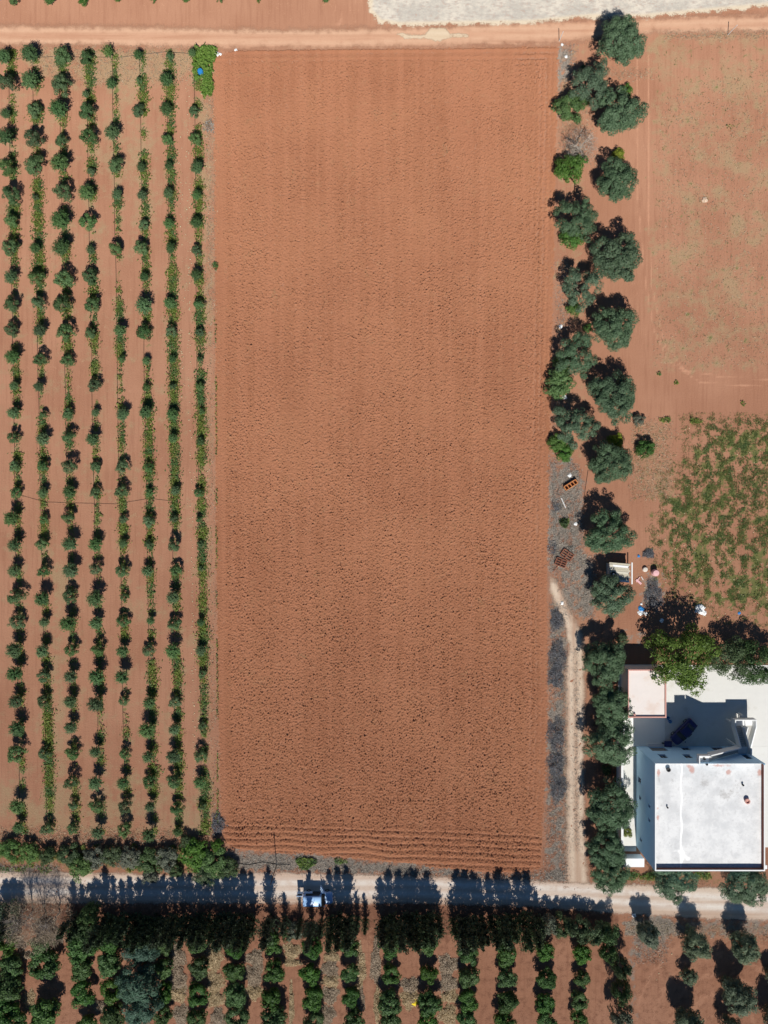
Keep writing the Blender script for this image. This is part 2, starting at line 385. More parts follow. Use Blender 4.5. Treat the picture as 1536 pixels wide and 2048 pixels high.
# ------------------------------------------------------------------ ground sheet
FIELD = [(424, 112), (470, 101), (620, 99), (760, 97), (900, 97), (1117, 92), (1113, 300), (1106, 600), (1100, 900), (1095, 1150), (1096, 1400), (1092, 1560), (1086, 1640),
         (1081, 1738), (1000, 1748), (900, 1738), (800, 1726), (640, 1710), (560, 1706), (470, 1697), (447, 1680), (440, 1600), (434, 1300), (431, 1000), (430, 600), (428, 300)]
COLX = [(20, 43), (67, 97), (121, 150), (176, 202), (227, 253), (282, 306), (336, 355), (391, 407)]   # planting lines, x at y=100 and y=1650
def colx(c, y): return COLX[c][0]+(COLX[c][1]-COLX[c][0])*(y-100)/1550.0
def make_ground():
    cell = .4; nx, ny = 323, 420
    xs = (np.arange(nx)-nx/2+.5)*cell; ys = (np.arange(ny)-ny/2+.5)*cell
    X, Y = np.meshgrid(xs, ys); PX = X*SC+768; PY = 1024-Y*SC
    nz = bandnoise(ny, nx, cell, .8, 9, 3); nzl = bandnoise(ny, nx, cell, 3, 30, 4)
    wx = PX+nz*5; wy = PY+bandnoise(ny, nx, cell, .8, 9, 6)*5
    z = .012*bandnoise(ny, nx, cell, .5, 3, 5)
    dry = np.zeros_like(X); pale = dry.copy(); ash = dry.copy(); green = dry.copy(); rut = dry.copy(); brown = dry.copy()
    # orchard floor
    orch = boxm(wx, wy, -80, 100, 428, 1660, 8)
    dry += orch*(.26+.16*nzl+.12*nz)
    dry += boxm(wx, wy, 55, 95, 425, 165, 14)*.55+boxm(wx, wy, 180, 150, 300, 420, 40)*.35
    dry += boxm(wx, wy, 404, 100, 430, 700, 8)*.5+boxm(wx, wy, 410, 700, 434, 1640, 6)*.22
    dry += boxm(wx, wy, 105, 1120, 132, 1660, 10)*.5+boxm(wx, wy, -80, 1560, 430, 1690, 30)*.45
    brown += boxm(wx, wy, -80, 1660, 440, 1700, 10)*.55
    for c in range(8):
        lx = COLX[c][0]+(COLX[c][1]-COLX[c][0])*(PY-100)/1550.0
        band = np.exp(-((PX-lx-3)/9)**2)*orch
        green += band*(.42+.22*nz); dry += band*.25
        pale += orch*np.exp(-((PX-lx-28)/10)**2)*.25
    green += boxm(wx, wy, 60, 95, 300, 300, 50)*.12
    # right-hand field
    rf = boxm(wx, wy, 1300, 72, 1800, 745, 14)
    dry += rf*(.50+.22*nzl+.10*nz); green += rf*(.16+.16*nz)
    dry += boxm(wx, wy, 1180, 85, 1345, 160, 24)*.35+boxm(wx, wy, 1310, 66, 1700, 78, 5)*.5
    dry += boxm(wx, wy, 1112, 80, 1180, 930, 12)*(.42+.2*nz)
    dry += boxm(wx, wy, 1262, 835, 1345, 1000, 22)*.6
    for ln, ww in (([(1275, 110), (1276, 400), (1290, 560), (1308, 660), (1335, 720), (1400, 765), (1700, 785)], 3), ([(1298, 110), (1297, 420), (1303, 570), (1330, 690), (1370, 740), (1450, 755), (1700, 765)], 3)):
        rut += np.exp(-(pdist(PX, PY, ln)/(ww*1.1))**2)*.6
    pale += boxm(wx, wy, 1262, 90, 1300, 700, 10)*.2
    # grass patch
    gp = [(1320, 990), (1345, 940), (1375, 930), (1385, 840), (1430, 832), (1700, 832), (1700, 1250), (1460, 1225), (1340, 1180), (1315, 1130), (1310, 1060)]
    g = soft(sdist(wx+nz*8, wy-nz*8, gp), 30)
    rows = .5+.5*np.cos((PX-1347)/23.5*2*np.pi)
    patch = np.clip(.62+.4*nzl+.45*nz, 0, 1.2)
    green += g*(.58+.3*rows)*patch; dry += g*.34
    # ash-grey verges
    ash += soft(sdist(wx, wy, [(1098, 908), (1120, 940), (1142, 914), (1170, 950), (1172, 1140), (1098, 1140)]), 16)*(.72+.25*nz)+boxm(wx, wy, 1120, 1130, 1185, 1225, 12)*(.6+.25*nz)+boxm(wx, wy, 1112, 96, 1130, 240, 5)*.5
    ash += boxm(wx, wy, 1100, 1190, 1140, 1760, 7)*(.62+.3*nz)
    ash += boxm(wx, wy, 1113, 520, 1150, 930, 8)*.25+boxm(wx, wy, 1120, 88, 1150, 165, 6)*.5
    ash += soft(sdist(wx, wy, [(440, 1705), (620, 1708), (800, 1726), (1000, 1750), (1130, 1748), (1130, 1762), (800, 1748), (440, 1738)]), 6)*.85
    ash += boxm(wx, wy, 1285, 1150, 1325, 1225, 12)*.75+boxm(wx, wy, 1236, 1262, 1300, 1288, 6)*.5
    ash += boxm(wx, wy, 1165, 1120, 1185, 1240, 10)*.6
    ash += boxm(wx, wy, -80, 1728, 120, 1748, 6)*.6+boxm(wx, wy, 1265, 1832, 1340, 1910, 12)*.5+boxm(wx, wy, 1250, 1838, 1600, 1872, 6)*.6
    ash += soft(pdist(wx, wy, [(1262, 1890), (1268, 1990), (1258, 2080)])-6, 5)*.55
    dry += boxm(wx, wy, 1130, 1130, 1180, 1300, 14)*.45
    pale += boxm(wx, wy, 1135, 1230, 1185, 1290, 12)*.25
    # headland under the windbreak, citrus ground, tillage arcs
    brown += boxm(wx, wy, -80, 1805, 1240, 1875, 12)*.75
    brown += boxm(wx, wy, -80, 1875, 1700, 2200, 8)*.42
    arcs = np.hypot((PX-1440)/1.0, (PY-2080)/1.25)
    rut += boxm(wx, wy, 1258, 1880, 1700, 2300, 12)*np.clip(np.sin(arcs/5.2+nz*.5), 0, 1)*.55
    green += boxm(wx, wy, 1250, 1735, 1440, 1770, 6)*.5+boxm(wx, wy, -80, 1690, 460, 1745, 10)*.5
    brown += boxm(wx, wy, 1180, 1300, 1245, 1740, 14)*.6
    # top strip
    pale += boxm(wx, wy, -80, -80, 730, 60, 10)*.22
    for k in range(7):
        rut += np.exp(-((PX-690-(k-3)*9*(1+np.maximum(0, 60-PY)/60)*.6)/2.2)**2)*boxm(PX, PY, 560, -60, 770, 62, 12)*.45
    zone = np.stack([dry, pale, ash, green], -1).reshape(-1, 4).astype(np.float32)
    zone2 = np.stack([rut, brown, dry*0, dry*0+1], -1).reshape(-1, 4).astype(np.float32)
    V = np.stack([X, Y, z], -1).reshape(-1, 3)
    idx = np.arange(nx*ny).reshape(ny, nx)
    F = np.stack([idx[:-1, :-1], idx[:-1, 1:], idx[1:, 1:], idx[1:, :-1]], -1).reshape(-1, 4)
    # skirt out to the horizon: rings of the border
    border = np.concatenate([idx[0, :], idx[1:, -1], idx[-1, -2::-1], idx[-2:0:-1, 0]])
    Vb = V[border]; allV = [V]; allF = [F]; prev = border; base = len(V)
    zb, zb2 = zone[border].copy(), zone2[border].copy(); zs = [zone]; zs2 = [zone2]
    for k, s in enumerate((1.15, 1.6, 4, 14, 45)):
        nv = Vb*np.array([s, s, 0]); cur = np.arange(base, base+len(nv)); base += len(nv)
        allV.append(nv); f = .5**(k+1); zs.append(zb*f); zs2.append(zb2*f)
        allF.append(np.stack([prev, cur, np.roll(cur, -1), np.roll(prev, -1)], -1)); prev = cur
    me = mesh_np('ground', np.concatenate(allV), np.concatenate(allF))
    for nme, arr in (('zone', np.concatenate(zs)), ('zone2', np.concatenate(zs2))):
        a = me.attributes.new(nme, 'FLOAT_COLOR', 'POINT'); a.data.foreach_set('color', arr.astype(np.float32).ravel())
    me.polygons.foreach_set('use_smooth', np.ones(len(me.polygons), bool))
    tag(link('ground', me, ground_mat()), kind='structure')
make_ground()

def make_field():
    cell = .095
    x0, y0 = W(418, 1756); x1, y1 = W(1124, 86)
    nx = int((x1-x0)/cell); ny = int((y1-y0)/cell)
    X, Y = np.meshgrid(x0+np.arange(nx)*cell, y0+np.arange(ny)*cell); PX = X*SC+768; PY = 1024-Y*SC
    big = bandnoise(ny, nx, cell, .5, 2.2, 11, 0, .75, 1.15); mid = bandnoise(ny, nx, cell, .20, .50, 12, 0, .75, 1.15); fine = bandnoise(ny, nx, cell, .14, .24, 13)
    low = bandnoise(ny, nx, cell, 5, 25, 14)
    d = sdist(PX+bandnoise(ny, nx, cell, .4, 2, 15)*1.2, PY+bandnoise(ny, nx, cell, .4, 2, 16)*1.2, FIELD)
    rough = np.clip(.95+.08*low+(PY-900)/4200, .5, 1.4)
    # smoother headlands along the edges
    inner = np.clip((-d-4)/22, 0.45, 1)
    clod = np.maximum(0, mid*.75+big*.25-.25)**1.25
    h = rough*inner*(.085*clod+.034*mid+.024*fine+.012*big)
    trk = np.zeros_like(PX)
    for tx in (466, 492, 548, 575, 633, 659, 716, 742, 800, 827, 884, 910, 966, 992, 1046): trk = np.maximum(trk, np.exp(-((PX-tx-2.5*np.sin(PY/170+tx))/3.2)**2))
    rough = rough*(1-.42*trk*np.clip(.6+.5*low, 0, 1))
    hole = np.maximum(0, -mid*.8-big*.4-1.3); h -= rough*.09*hole
    # drill lines running up the field
    h += .008*np.sin((PX+low*2)/7.4*2*np.pi)*np.clip(1-rough*.5, 0, 1)
    # furrows across the bottom headland
    yy = PY-(1664+(PX-500)*.036+1.0*low); m = np.clip((yy+26)/12, 0, 1)
    h = h*(1-.25*m)+m*(.20*(np.abs(np.sin(yy/12.5*np.pi))**.7-.5)+.025*mid)
    # wheel furrows along the right edge and the top
    m = np.clip(1-np.abs(-d-26)/30, 0, 1)*(PX > 1030)*(PY < 1640)
    h += m*.09*np.sin(d/10.5*2*np.pi)-.5*m*rough*inner*.04*clod
    dt = PY-(101-(PX-480)*.009); m = (np.exp(-((dt-3)/2.5)**2)*.10-np.exp(-((dt-8)/2.5)**2)*.05+np.exp(-((dt-17)/2.5)**2)*.06-np.exp(-((dt-21)/2.5)**2)*.05)
    h += m
    e = np.clip(-d/2.2, -1, 1)
    z = .06+h; z = np.where(e < 1, np.where(e < 0, -.12+.10*(e+1), -.02+(z+.02)*e), z)
    keep = d < 4
    idx = np.arange(nx*ny).reshape(ny, nx)
    F = np.stack([idx[:-1, :-1], idx[:-1, 1:], idx[1:, 1:], idx[1:, :-1]], -1).reshape(-1, 4)
    F = F[keep.ravel()[F].all(1)]
    used = np.unique(F); remap = np.zeros(nx*ny, np.int32); remap[used] = np.arange(len(used))
    V = np.stack([X, Y, z], -1).reshape(-1, 3)[used]
    me = mesh_np('ploughed_field', V, remap[F]); me.polygons.foreach_set('use_smooth', np.ones(len(me.polygons), bool))
    tag(link('ploughed_field', me, field_mat()), kind='structure')
make_field()

def sheet(name, poly, mat, z, ruts=(), rw=5, cell=.35, soften=8):
    P = np.asarray(poly, float); pad = soften+4
    x0, y0 = W(P[:, 0].min()-pad, P[:, 1].max()+pad); x1, y1 = W(P[:, 0].max()+pad, P[:, 1].min()-pad)
    nx = int((x1-x0)/cell)+2; ny = int((y1-y0)/cell)+2
    X, Y = np.meshgrid(x0+np.arange(nx)*cell, y0+np.arange(ny)*cell); PX = X*SC+768; PY = 1024-Y*SC
    d = sdist(PX, PY, poly); m = soft(d, soften); r = np.zeros_like(m)
    for ln in ruts: r = np.maximum(r, np.exp(-(pdist(PX, PY, ln)/rw)**2))
    Z = z+.0*X-.02*r
    idx = np.arange(nx*ny).reshape(ny, nx)
    F = np.stack([idx[:-1, :-1], idx[:-1, 1:], idx[1:, 1:], idx[1:, :-1]], -1).reshape(-1, 4)
    F = F[(d.ravel()[F] < pad).any(1)]
    used = np.unique(F); remap = np.zeros(nx*ny, np.int32); remap[used] = np.arange(len(used))
    me = mesh_np(name, np.stack([X, Y, Z], -1).reshape(-1, 3)[used], remap[F])
    c = np.stack([m, r, r*0, r*0+1], -1).reshape(-1, 4)[used].astype(np.float32)
    a = me.attributes.new('mask', 'FLOAT_COLOR', 'POINT'); a.data.foreach_set('color', c.ravel())
    me.polygons.foreach_set('use_smooth', np.ones(len(me.polygons), bool))
    return tag(link(name, me, mat), kind='structure')
sheet('dirt_track', [(-120, 50), (300, 54), (560, 60), (760, 56), (1000, 46), (1200, 38), (1700, 24), (1700, 62), (1300, 66), (1117, 88), (760, 96), (450, 99), (200, 92), (-120, 90)],
      track_mat('track_dirt', (0.47, 0.25, 0.155), (0.55, 0.32, 0.205), (0.60, 0.38, 0.25), thr=(.2, .85)), .05,
      ([(-120, 60), (300, 62), (700, 66), (1100, 56), (1700, 36)], [(-120, 82), (300, 84), (700, 86), (1100, 72), (1700, 52)]), 6, soften=14)
sheet('gravel_road', [(-120, 1744), (100, 1744), (330, 1750), (560, 1745), (820, 1752), (1000, 1758), (1170, 1766), (1350, 1772), (1700, 1786), (1700, 1846), (1400, 1836), (1240, 1826), (1050, 1812), (820, 1806), (400, 1806), (-120, 1806)],
      track_mat('road_gravel', (0.60, 0.44, 0.33), (0.68, 0.55, 0.44), (0.80, 0.74, 0.67), thr=(.25, .75)), .045,
      ([(-120, 1760), (400, 1765), (820, 1766), (1100, 1776), (1350, 1790), (1700, 1806)], [(-120, 1782), (400, 1786), (820, 1786), (1100, 1795), (1350, 1810), (1700, 1826)]), 7, soften=8)
sheet('farm_path', [(1130, 1772), (1130, 1640), (1130, 1460), (1128, 1340), (1140, 1296), (1120, 1230), (1096, 1180), (1098, 1150), (1118, 1170), (1140, 1215), (1166, 1270), (1170, 1340), (1168, 1480), (1170, 1640), (1178, 1772)],
      track_mat('path_dirt', (0.50, 0.33, 0.23), (0.56, 0.42, 0.31), (0.72, 0.60, 0.47), 'y', (.2, .85)), .035,
      ([(1146, 1772), (1143, 1640), (1143, 1460), (1142, 1330), (1138, 1250), (1105, 1170)], [(1168, 1772), (1161, 1640), (1160, 1460), (1160, 1330), (1155, 1270)]), 6, soften=10)
sheet('stubble_field', [(722, -120), (742, -10), (738, 20), (760, 44), (800, 50), (930, 48), (1060, 46), (1180, 34), (1290, 34), (1420, 22), (1560, 10), (1560, -120)],
      stubble_mat(), .06, soften=16)
sheet('stubble_spill', [(790, 66), (850, 72), (860, 56), (890, 56), (900, 68), (940, 70), (938, 75), (900, 76), (880, 84), (850, 78), (810, 78)],
      track_mat('straw_spill', (0.58, 0.45, 0.31), (0.62, 0.50, 0.36), (0.65, 0.54, 0.4), thr=(.35, .7)), .075, soften=6)

# ------------------------------------------------------------------ leaf materials
M = dict(
 olive_young=leaf_mat('young_olive_leaf', (0.078, 0.150, 0.056), (0.155, 0.255, 0.105), .4),
 olive=leaf_mat('old_olive_leaf', (0.075, 0.135, 0.068), (0.155, 0.232, 0.130), .35, obj_var=.12),
 greyolive=leaf_mat('grey_olive_leaf', (0.095, 0.132, 0.078), (0.180, 0.220, 0.142), .3, obj_var=.1),
 citrus=leaf_mat('citrus_leaf', (0.035, 0.082, 0.022), (0.095, 0.185, 0.045), obj_var=.2),
 cypress=leaf_mat('cypress_leaf', (0.030, 0.050, 0.024), (0.065, 0.095, 0.045), .12),
 bright=leaf_mat('bright_shrub_leaf', (0.060, 0.135, 0.030), (0.140, 0.245, 0.062), .3, obj_var=.08),
 shrub=leaf_mat('roadside_shrub_leaf', (0.045, 0.085, 0.032), (0.100, 0.150, 0.060), .2, obj_var=.12),
 greyshrub=leaf_mat('grey_shrub_leaf', (0.095, 0.112, 0.074), (0.170, 0.185, 0.130), .12, obj_var=.08),
 yellow=leaf_mat('yellow_shrub_leaf', (0.15, 0.22, 0.022), (0.34, 0.40, 0.035), .3),
 walnut=leaf_mat('walnut_leaf', (0.070, 0.130, 0.032), (0.165, 0.255, 0.070), .4, obj_var=.05),
 casuarina=leaf_mat('pine_needle', (0.045, 0.092, 0.062), (0.100, 0.165, 0.118), .15, obj_var=.05),
 weed=leaf_mat('weed_leaf', (0.125, 0.195, 0.038), (0.285, 0.35, 0.095), .45, patch=(0.11, 0.20, 0.070), obj_var=0),
 grass=leaf_mat('grass_blade', (0.13, 0.185, 0.055), (0.28, 0.32, 0.13), .4, patch=(0.14, 0.21, 0.08), obj_var=0),
 straw=twig_mat('dry_straw', (0.24, 0.19, 0.12), (0.52, 0.43, 0.30)),
 greystraw=twig_mat('grey_straw', (0.15, 0.135, 0.115), (0.46, 0.42, 0.36)),
 tanheap=twig_mat('tan_brush', (0.30, 0.22, 0.12), (0.66, 0.52, 0.33)),
 greyheap=twig_mat('grey_brush', (0.22, 0.165, 0.115), (0.52, 0.42, 0.31)),
 darkheap=twig_mat('dark_brush', (0.05, 0.053, 0.062), (0.24, 0.24, 0.25)),
 bark=plain('bark', (0.16, 0.12, 0.09), .95, sc=9, bump=.02),
 deadwood=plain('dead_wood', (0.30, 0.26, 0.23), .95, sc=9),
 palewood=plain('pale_dead_wood', (0.50, 0.42, 0.34), .9, sc=9),
)
CACHE = {}
def treedata(kind, seeds, fn, trunk):
    out = []
    for s in seeds:
        V, F = fn(s); me = mesh_np('crown', V, F); out.append((me, trunk(s)))
    return out
def place_tree(name, data, mat, px, py, zc, R0, Rpx, label, cat, group=None, rng=random, hz=None, rot=None, squash=None):
    """crown centre seen at photo pixel (px,py) at height zc; Rpx crown radius in pixels; R0 model radius"""
    x, y = W(px, py, zc); s = Rpx*(1-zc/H)/SC/R0
    me, tm = data
    key = (me.name, mat.name)
    if key not in CACHE:
        CACHE[key] = me if not me.materials else me.copy()
        CACHE[key].materials.clear(); CACHE[key].materials.append(mat)
    me = CACHE[key]
    o = thing(name, (x, y, 0), label, cat, group, rot if rot is not None else rng.uniform(0, 6.28), (s, s, hz if hz else s))
    c = link('crown', me, mat, o); t = link('trunk', tm, M['bark'], o)
    return o
YO = treedata('young', range(8), lambda s: (lambda A: (A[0]+np.array([0, 0, .95]), A[1]))(shoot_crown(100+s, 1.0, .95, 150+12*(s % 3), 22, .135, .35) if s % 2 else lobe_crown(100+s, .98, .92, 30, 2600, .14, .27, -.5, .42, .6)), lambda s: trunk_mesh(s, 1.1, .06, .6, 3))
def olive_fn(s):
    V, F = lobe_crown(200+s, 3.5, 2.2, 125, 17000, .22, .165, -.3, .5, .5); V[:, 2] += 2.9; return V, F
OL = treedata('olive', range(6), olive_fn, lambda s: trunk_mesh(20+s, 3.2, .28, 2.5, 5))
def sparse_fn(s):
    V, F = lobe_crown(230+s, 3.6, 2.0, 64, 9500, .22, .165, -.2, .5, .5); V[:, 2] += 2.8; return V, F
OLS = treedata('sparse', range(5), sparse_fn, lambda s: trunk_mesh(25+s, 3.2, .22, 2.7, 6))
def tall_fn(s):
    V, F = lobe_crown(260+s, 2.0, 2.4, 110, 11000, .21, .23, -.92, .5, .5); V[:, 2] += 2.75; return V, F
OLT = treedata('tall', range(5), tall_fn, lambda s: trunk_mesh(28+s, 3.0, .18, 1.3, 5))
def citrus_fn(s):
    V, F = lobe_crown(300+s, 1.75, 1.45, 40, 4200, .24, .30, -.4, .6); V[:, 2] += 1.6; return V, F
CI = treedata('citrus', range(6), citrus_fn, lambda s: trunk_mesh(40+s, 1.7, .1, 1.2, 4))
CY = treedata('cypress', range(6), lambda s: cypress_crown(400+s, 7.6, 1.25+.15*(s % 3), 120, 30, .30), lambda s: MB().tube([(0, 0, -.1), (0, 0, 3), (.05, 0, 7.2)], [.16, .11, .02], 7).mesh('trunk', True))
def shrub_fn(s):
    V, F = lobe_crown(500+s, 1.5, 1.0, 46, 3600, .19, .24, -.2, .45); V[:, 2] += .75; return V, F
SH = treedata('shrub', range(5), shrub_fn, lambda s: trunk_mesh(60+s, 1.1, .05, 1.0, 4))
def spread_fn(s):
    V, F = lobe_crown(520+s, 1.5, 1.1, 26, 2600, .24, .3, -.2, .45); V[:, 2] += .9; return V, F

# ------------------------------------------------------------------ young olive orchard (left)
ORCH = [
 [(10,117,30),(15,170,37),(13,230,22),(15,278,33),(15,335,33),(22,390,37),(23,443,28),(20,498,33),(23,555,28),(25,609,35),(23,662,30),(27,715,32),(30,772,20),(30,827,25),(28,875,25),(30,932,23),(32,984,25),
  (27,1037,32),(32,1089,28),(30,1141,28),(32,1196,37),(33,1244,32),(32,1299,33),(33,1346,33),(33,1402,30),(37,1456,33),(33,1507,37),(35,1611,32),(38,1653,25)],
 [(62,112,35),(63,165,37),(68,223,30),(68,277,37),(70,333,43),(70,393,14),(72,498,23),(72,554,32),(77,607,28),(82,662,28),(80,719,28),(80,774,22),(87,829,17),(87,879,28),(87,934,23),(87,985,22),
  (87,1039,20),(85,1089,25),(87,1142,25),(87,1197,32),(90,1244,22),(88,1301,28),(87,1352,28),(88,1401,27),(88,1507,25),(92,1656,25)],
 [(123,112,37),(122,170,40),(120,223,38),(123,282,27),(123,332,37),(127,385,35),(123,443,40),(125,498,37),(127,559,37),(125,609,37),(132,664,35),(133,720,27),(138,827,23),(138,875,28),(142,934,30),(140,984,28),
  (138,1034,27),(142,1087,33),(143,1141,33),(140,1192,30),(138,1246,32),(143,1299,28),(143,1352,28),(142,1402,28),(143,1454,27),(145,1507,30),(142,1562,28),(147,1611,20),(145,1656,23)],
 [(173,117,27),(173,190,15),(175,225,35),(177,275,33),(182,343,17),(175,388,33),(175,443,35),(182,500,20),(178,555,32),(183,609,33),(182,667,25),(187,772,28),(192,825,18),(187,879,28),(191,934,23),(191,985,23),
  (192,1089,30),(193,1139,25),(192,1196,35),(193,1246,28),(197,1299,28),(195,1352,33),(195,1406,33),(193,1502,25),(193,1564,30),(192,1613,30),(197,1663,27)],
 [(223,168,23),(228,270,32),(233,333,33),(235,390,23),(233,498,28),(242,662,27),(245,719,17),(247,829,28),(245,934,28),(242,982,28),(248,1039,18),(247,1087,20),(245,1141,28),(248,1194,18),(245,1242,28),(247,1301,25),
  (247,1352,30),(247,1401,22),(250,1507,23),(248,1564,27),(250,1613,28),(248,1661,30)],
 [(277,112,20),(277,160,15),(277,223,28),(283,335,20),(285,393,20),(287,448,22),(283,498,30),(289,555,20),(288,612,35),(287,664,32),(293,722,18),(293,775,18),(293,825,27),(297,935,20),(298,984,18),
  (298,1041,25),(298,1089,20),(295,1142,25),(302,1241,18),(297,1301,27),(300,1404,27),(295,1459,35),(298,1512,25),(298,1563,27),(302,1611,23),(300,1666,30)],
 [(339,112,17),(333,163,28),(333,220,28),(335,280,22),(338,333,18),(338,388,23),(338,448,23),(343,498,22),(340,607,25),(342,662,23),(345,719,17),(345,772,15),(345,829,25),(347,877,20),(352,982,20),
  (348,1036,18),(350,1091,28),(353,1141,25),(348,1194,28),(348,1249,28),(347,1301,33),(348,1404,25),(350,1457,25),(348,1511,30),(348,1563,30),(352,1618,27),(355,1663,20)],
 [(385,108,17),(388,223,22),(389,277,25),(395,338,28),(395,393,22),(393,447,25),(393,500,22),(394,552,25),(397,609,23),(398,664,18),(399,719,15),(400,772,18),(404,822,13),(402,882,17),(397,985,20),
  (398,1039,15),(400,1089,15),(402,1137,12),(402,1244,18),(402,1301,23),(403,1349,18),(403,1451,18),(400,1511,28),(400,1564,27),(403,1613,18)]]
SIDE = ['leftmost orchard row', 'second orchard row from the left', 'third orchard row from the left', 'fourth orchard row from the left',
        'fourth orchard row left of the field', 'third orchard row left of the field', 'second orchard row left of the field', 'orchard row beside the ploughed field']
rng = random.Random(5)
for c, colm in enumerate(ORCH):
    for k, (px, py, d) in enumerate(colm):
        szw = 'large' if d >= 35 else 'medium' if d >= 26 else 'small' if d >= 19 else 'stunted'
        R0 = .98; zc = .95*d/28+.2
        hz = (d/2/SC)*rng.uniform(1.15, 1.5)
        place_tree('olive_tree', YO[rng.randrange(8)], M['olive_young'], px, py, zc, R0, d/2*1.05,
                   f'{szw} young olive, {ordw(k+1)} from the track in the {SIDE[c]}', 'olive tree', 'young olives in the left-hand orchard', rng, hz*.95)
# spiky suckering bush heading the fifth row, and shoots at the upper frame edge
for (px, py, r, lab) in ((216, 105, 17, 'bright spiky yellow-green bush at the track end of the fifth orchard row'),):
    V, F = shoot_crown(77, 1.0, 1.1, 40, 26, .17, .7, .35, .1)
    place_tree('spiky_bush', (mesh_np('crown', V+np.array([0, 0, .4]), F), trunk_mesh(3, .7, .05, .4, 3)), M['bright'], px, py, .8, 1.0, r, lab, 'bush', rot=.3)
for k, (px, py, r) in enumerate(((30, 4, 12), (101, 4, 12), (168, 4, 10), (236, -2, 9), (306, -3, 8), (372, -1, 9), (440, -4, 9), (651, -1, 9), (515, -4, 7))):
    place_tree('sapling', YO[k % 8], M['bright'], px, py, .6, 1.0, r, f'green sapling at the top edge of the photo, {ordw(k+1 if k < 7 else {7: 9, 8: 8}[k])} from the left', 'sapling', 'saplings beyond the dirt track', rng)

# weeds growing along the planting lines
def weeds():
    g = np.random.default_rng(31); Ps = []
    for c in range(8):
        n = 120000; py = g.uniform(100, 1668, n); off = g.normal(0, 5.2, n)
        ph = np.cumsum(g.normal(size=320)); ph = np.convolve(g.normal(size=340), np.ones(5)/5, 'same')[:320]; ph2 = np.convolve(g.normal(size=340), np.ones(19)/19, 'same')[:320]
        iy = ((py-100)/1568*319).astype(int)
        base = [.45, .52, .42, .36, .38, .5, .62, .62][c]
        dens = np.clip(base+.62*ph[iy]/.45*.5+.5*ph2[iy]/.23*.35, 0, 1.2)
        if c < 4: dens *= np.where(py < 620, 1.25, .72)
        if c == 4: dens *= np.where((py < 260), .5, 1)
        if c == 1: dens = np.where(((py > 360) & (py < 480)) | ((py > 1410) & (py < 1600)), 1.0, dens)
        if c == 6: dens = np.where(((py > 700) & (py < 1050)) | ((py > 1320) & (py < 1370)), 1.0, dens)
        if c == 7: dens = np.where((py > 770) & (py < 930), 1.0, dens)
        if c == 5: dens = np.where(((py > 860) & (py < 960)) | ((py > 1320) & (py < 1365)), 1.0, dens)
        wid = np.clip(.55+.6*dens, .4, 1.3); ok = g.uniform(0, 1, n) < dens*.17
        px = np.array([colx(c, y) for y in py[ok]])+off[ok]*wid[ok]+4
        Ps.append(np.stack([px, py[ok]], 1))
    # lush corner patch near the track and other tufts
    def blob(cx, cy, rx, ry, n):
        q = np.sqrt(g.uniform(0, 1, n)); a = g.uniform(0, 6.283, n); q = q*(1+.18*np.sin(3*a+cx)); Ps.append(np.stack([cx+rx*q*np.cos(a), cy+ry*q*np.sin(a)], 1))
    m_ = 900; yy_ = g.uniform(640, 1650, m_); Ps.append(np.stack([432+(yy_-640)/1000*4+g.normal(0, 1.3, m_), yy_], 1)[np.sin(yy_/17)+np.sin(yy_/41) > -.3])
    for _ in range(60): blob(g.uniform(-10, 440), g.uniform(1690, 1740), g.uniform(5, 14), g.uniform(4, 8), 70)
    blob(431, 532, 6, 8, 160); blob(398, 120, 10, 18, 250)
    for cx, cy, rx, ry, n in ((612, 1725, 20, 12, 900), (1128, 1045, 10, 10, 260), (1460, 255, 8, 6, 20), (1352, 766, 4, 4, 40), (1318, 748, 5, 4, 30), (1485, 808, 5, 6, 40), (1200, 1050, 10, 20, 80),
                              (680, 1722, 14, 6, 120), (1260, 1750, 18, 8, 400), (1300, 1752, 20, 8, 500), (1400, 1750, 24, 8, 500), (1330, 840, 12, 6, 120), (1390, 842, 14, 6, 160)):
        blob(cx, cy, rx, ry, n)
    P = np.concatenate(Ps); n = len(P)
    pos = np.stack([(P[:, 0]-768)/SC, (1024-P[:, 1])/SC, g.uniform(.04, .38, n)**1.1], 1)
    Nn = unit(g.normal(size=(n, 3))*.6+np.array([0, -.2, .9])); T = unit(g.normal(size=(n, 3)))
    L = g.uniform(.12, .30, n); V, F = cards(pos, Nn, T, L, L*g.uniform(.4, .75, n))
    tag(link('weeds', mesh_np('weeds', V, F), M['weed']), 'green weeds growing in strips along the young olive rows', 'weeds', kind='stuff')
weeds()
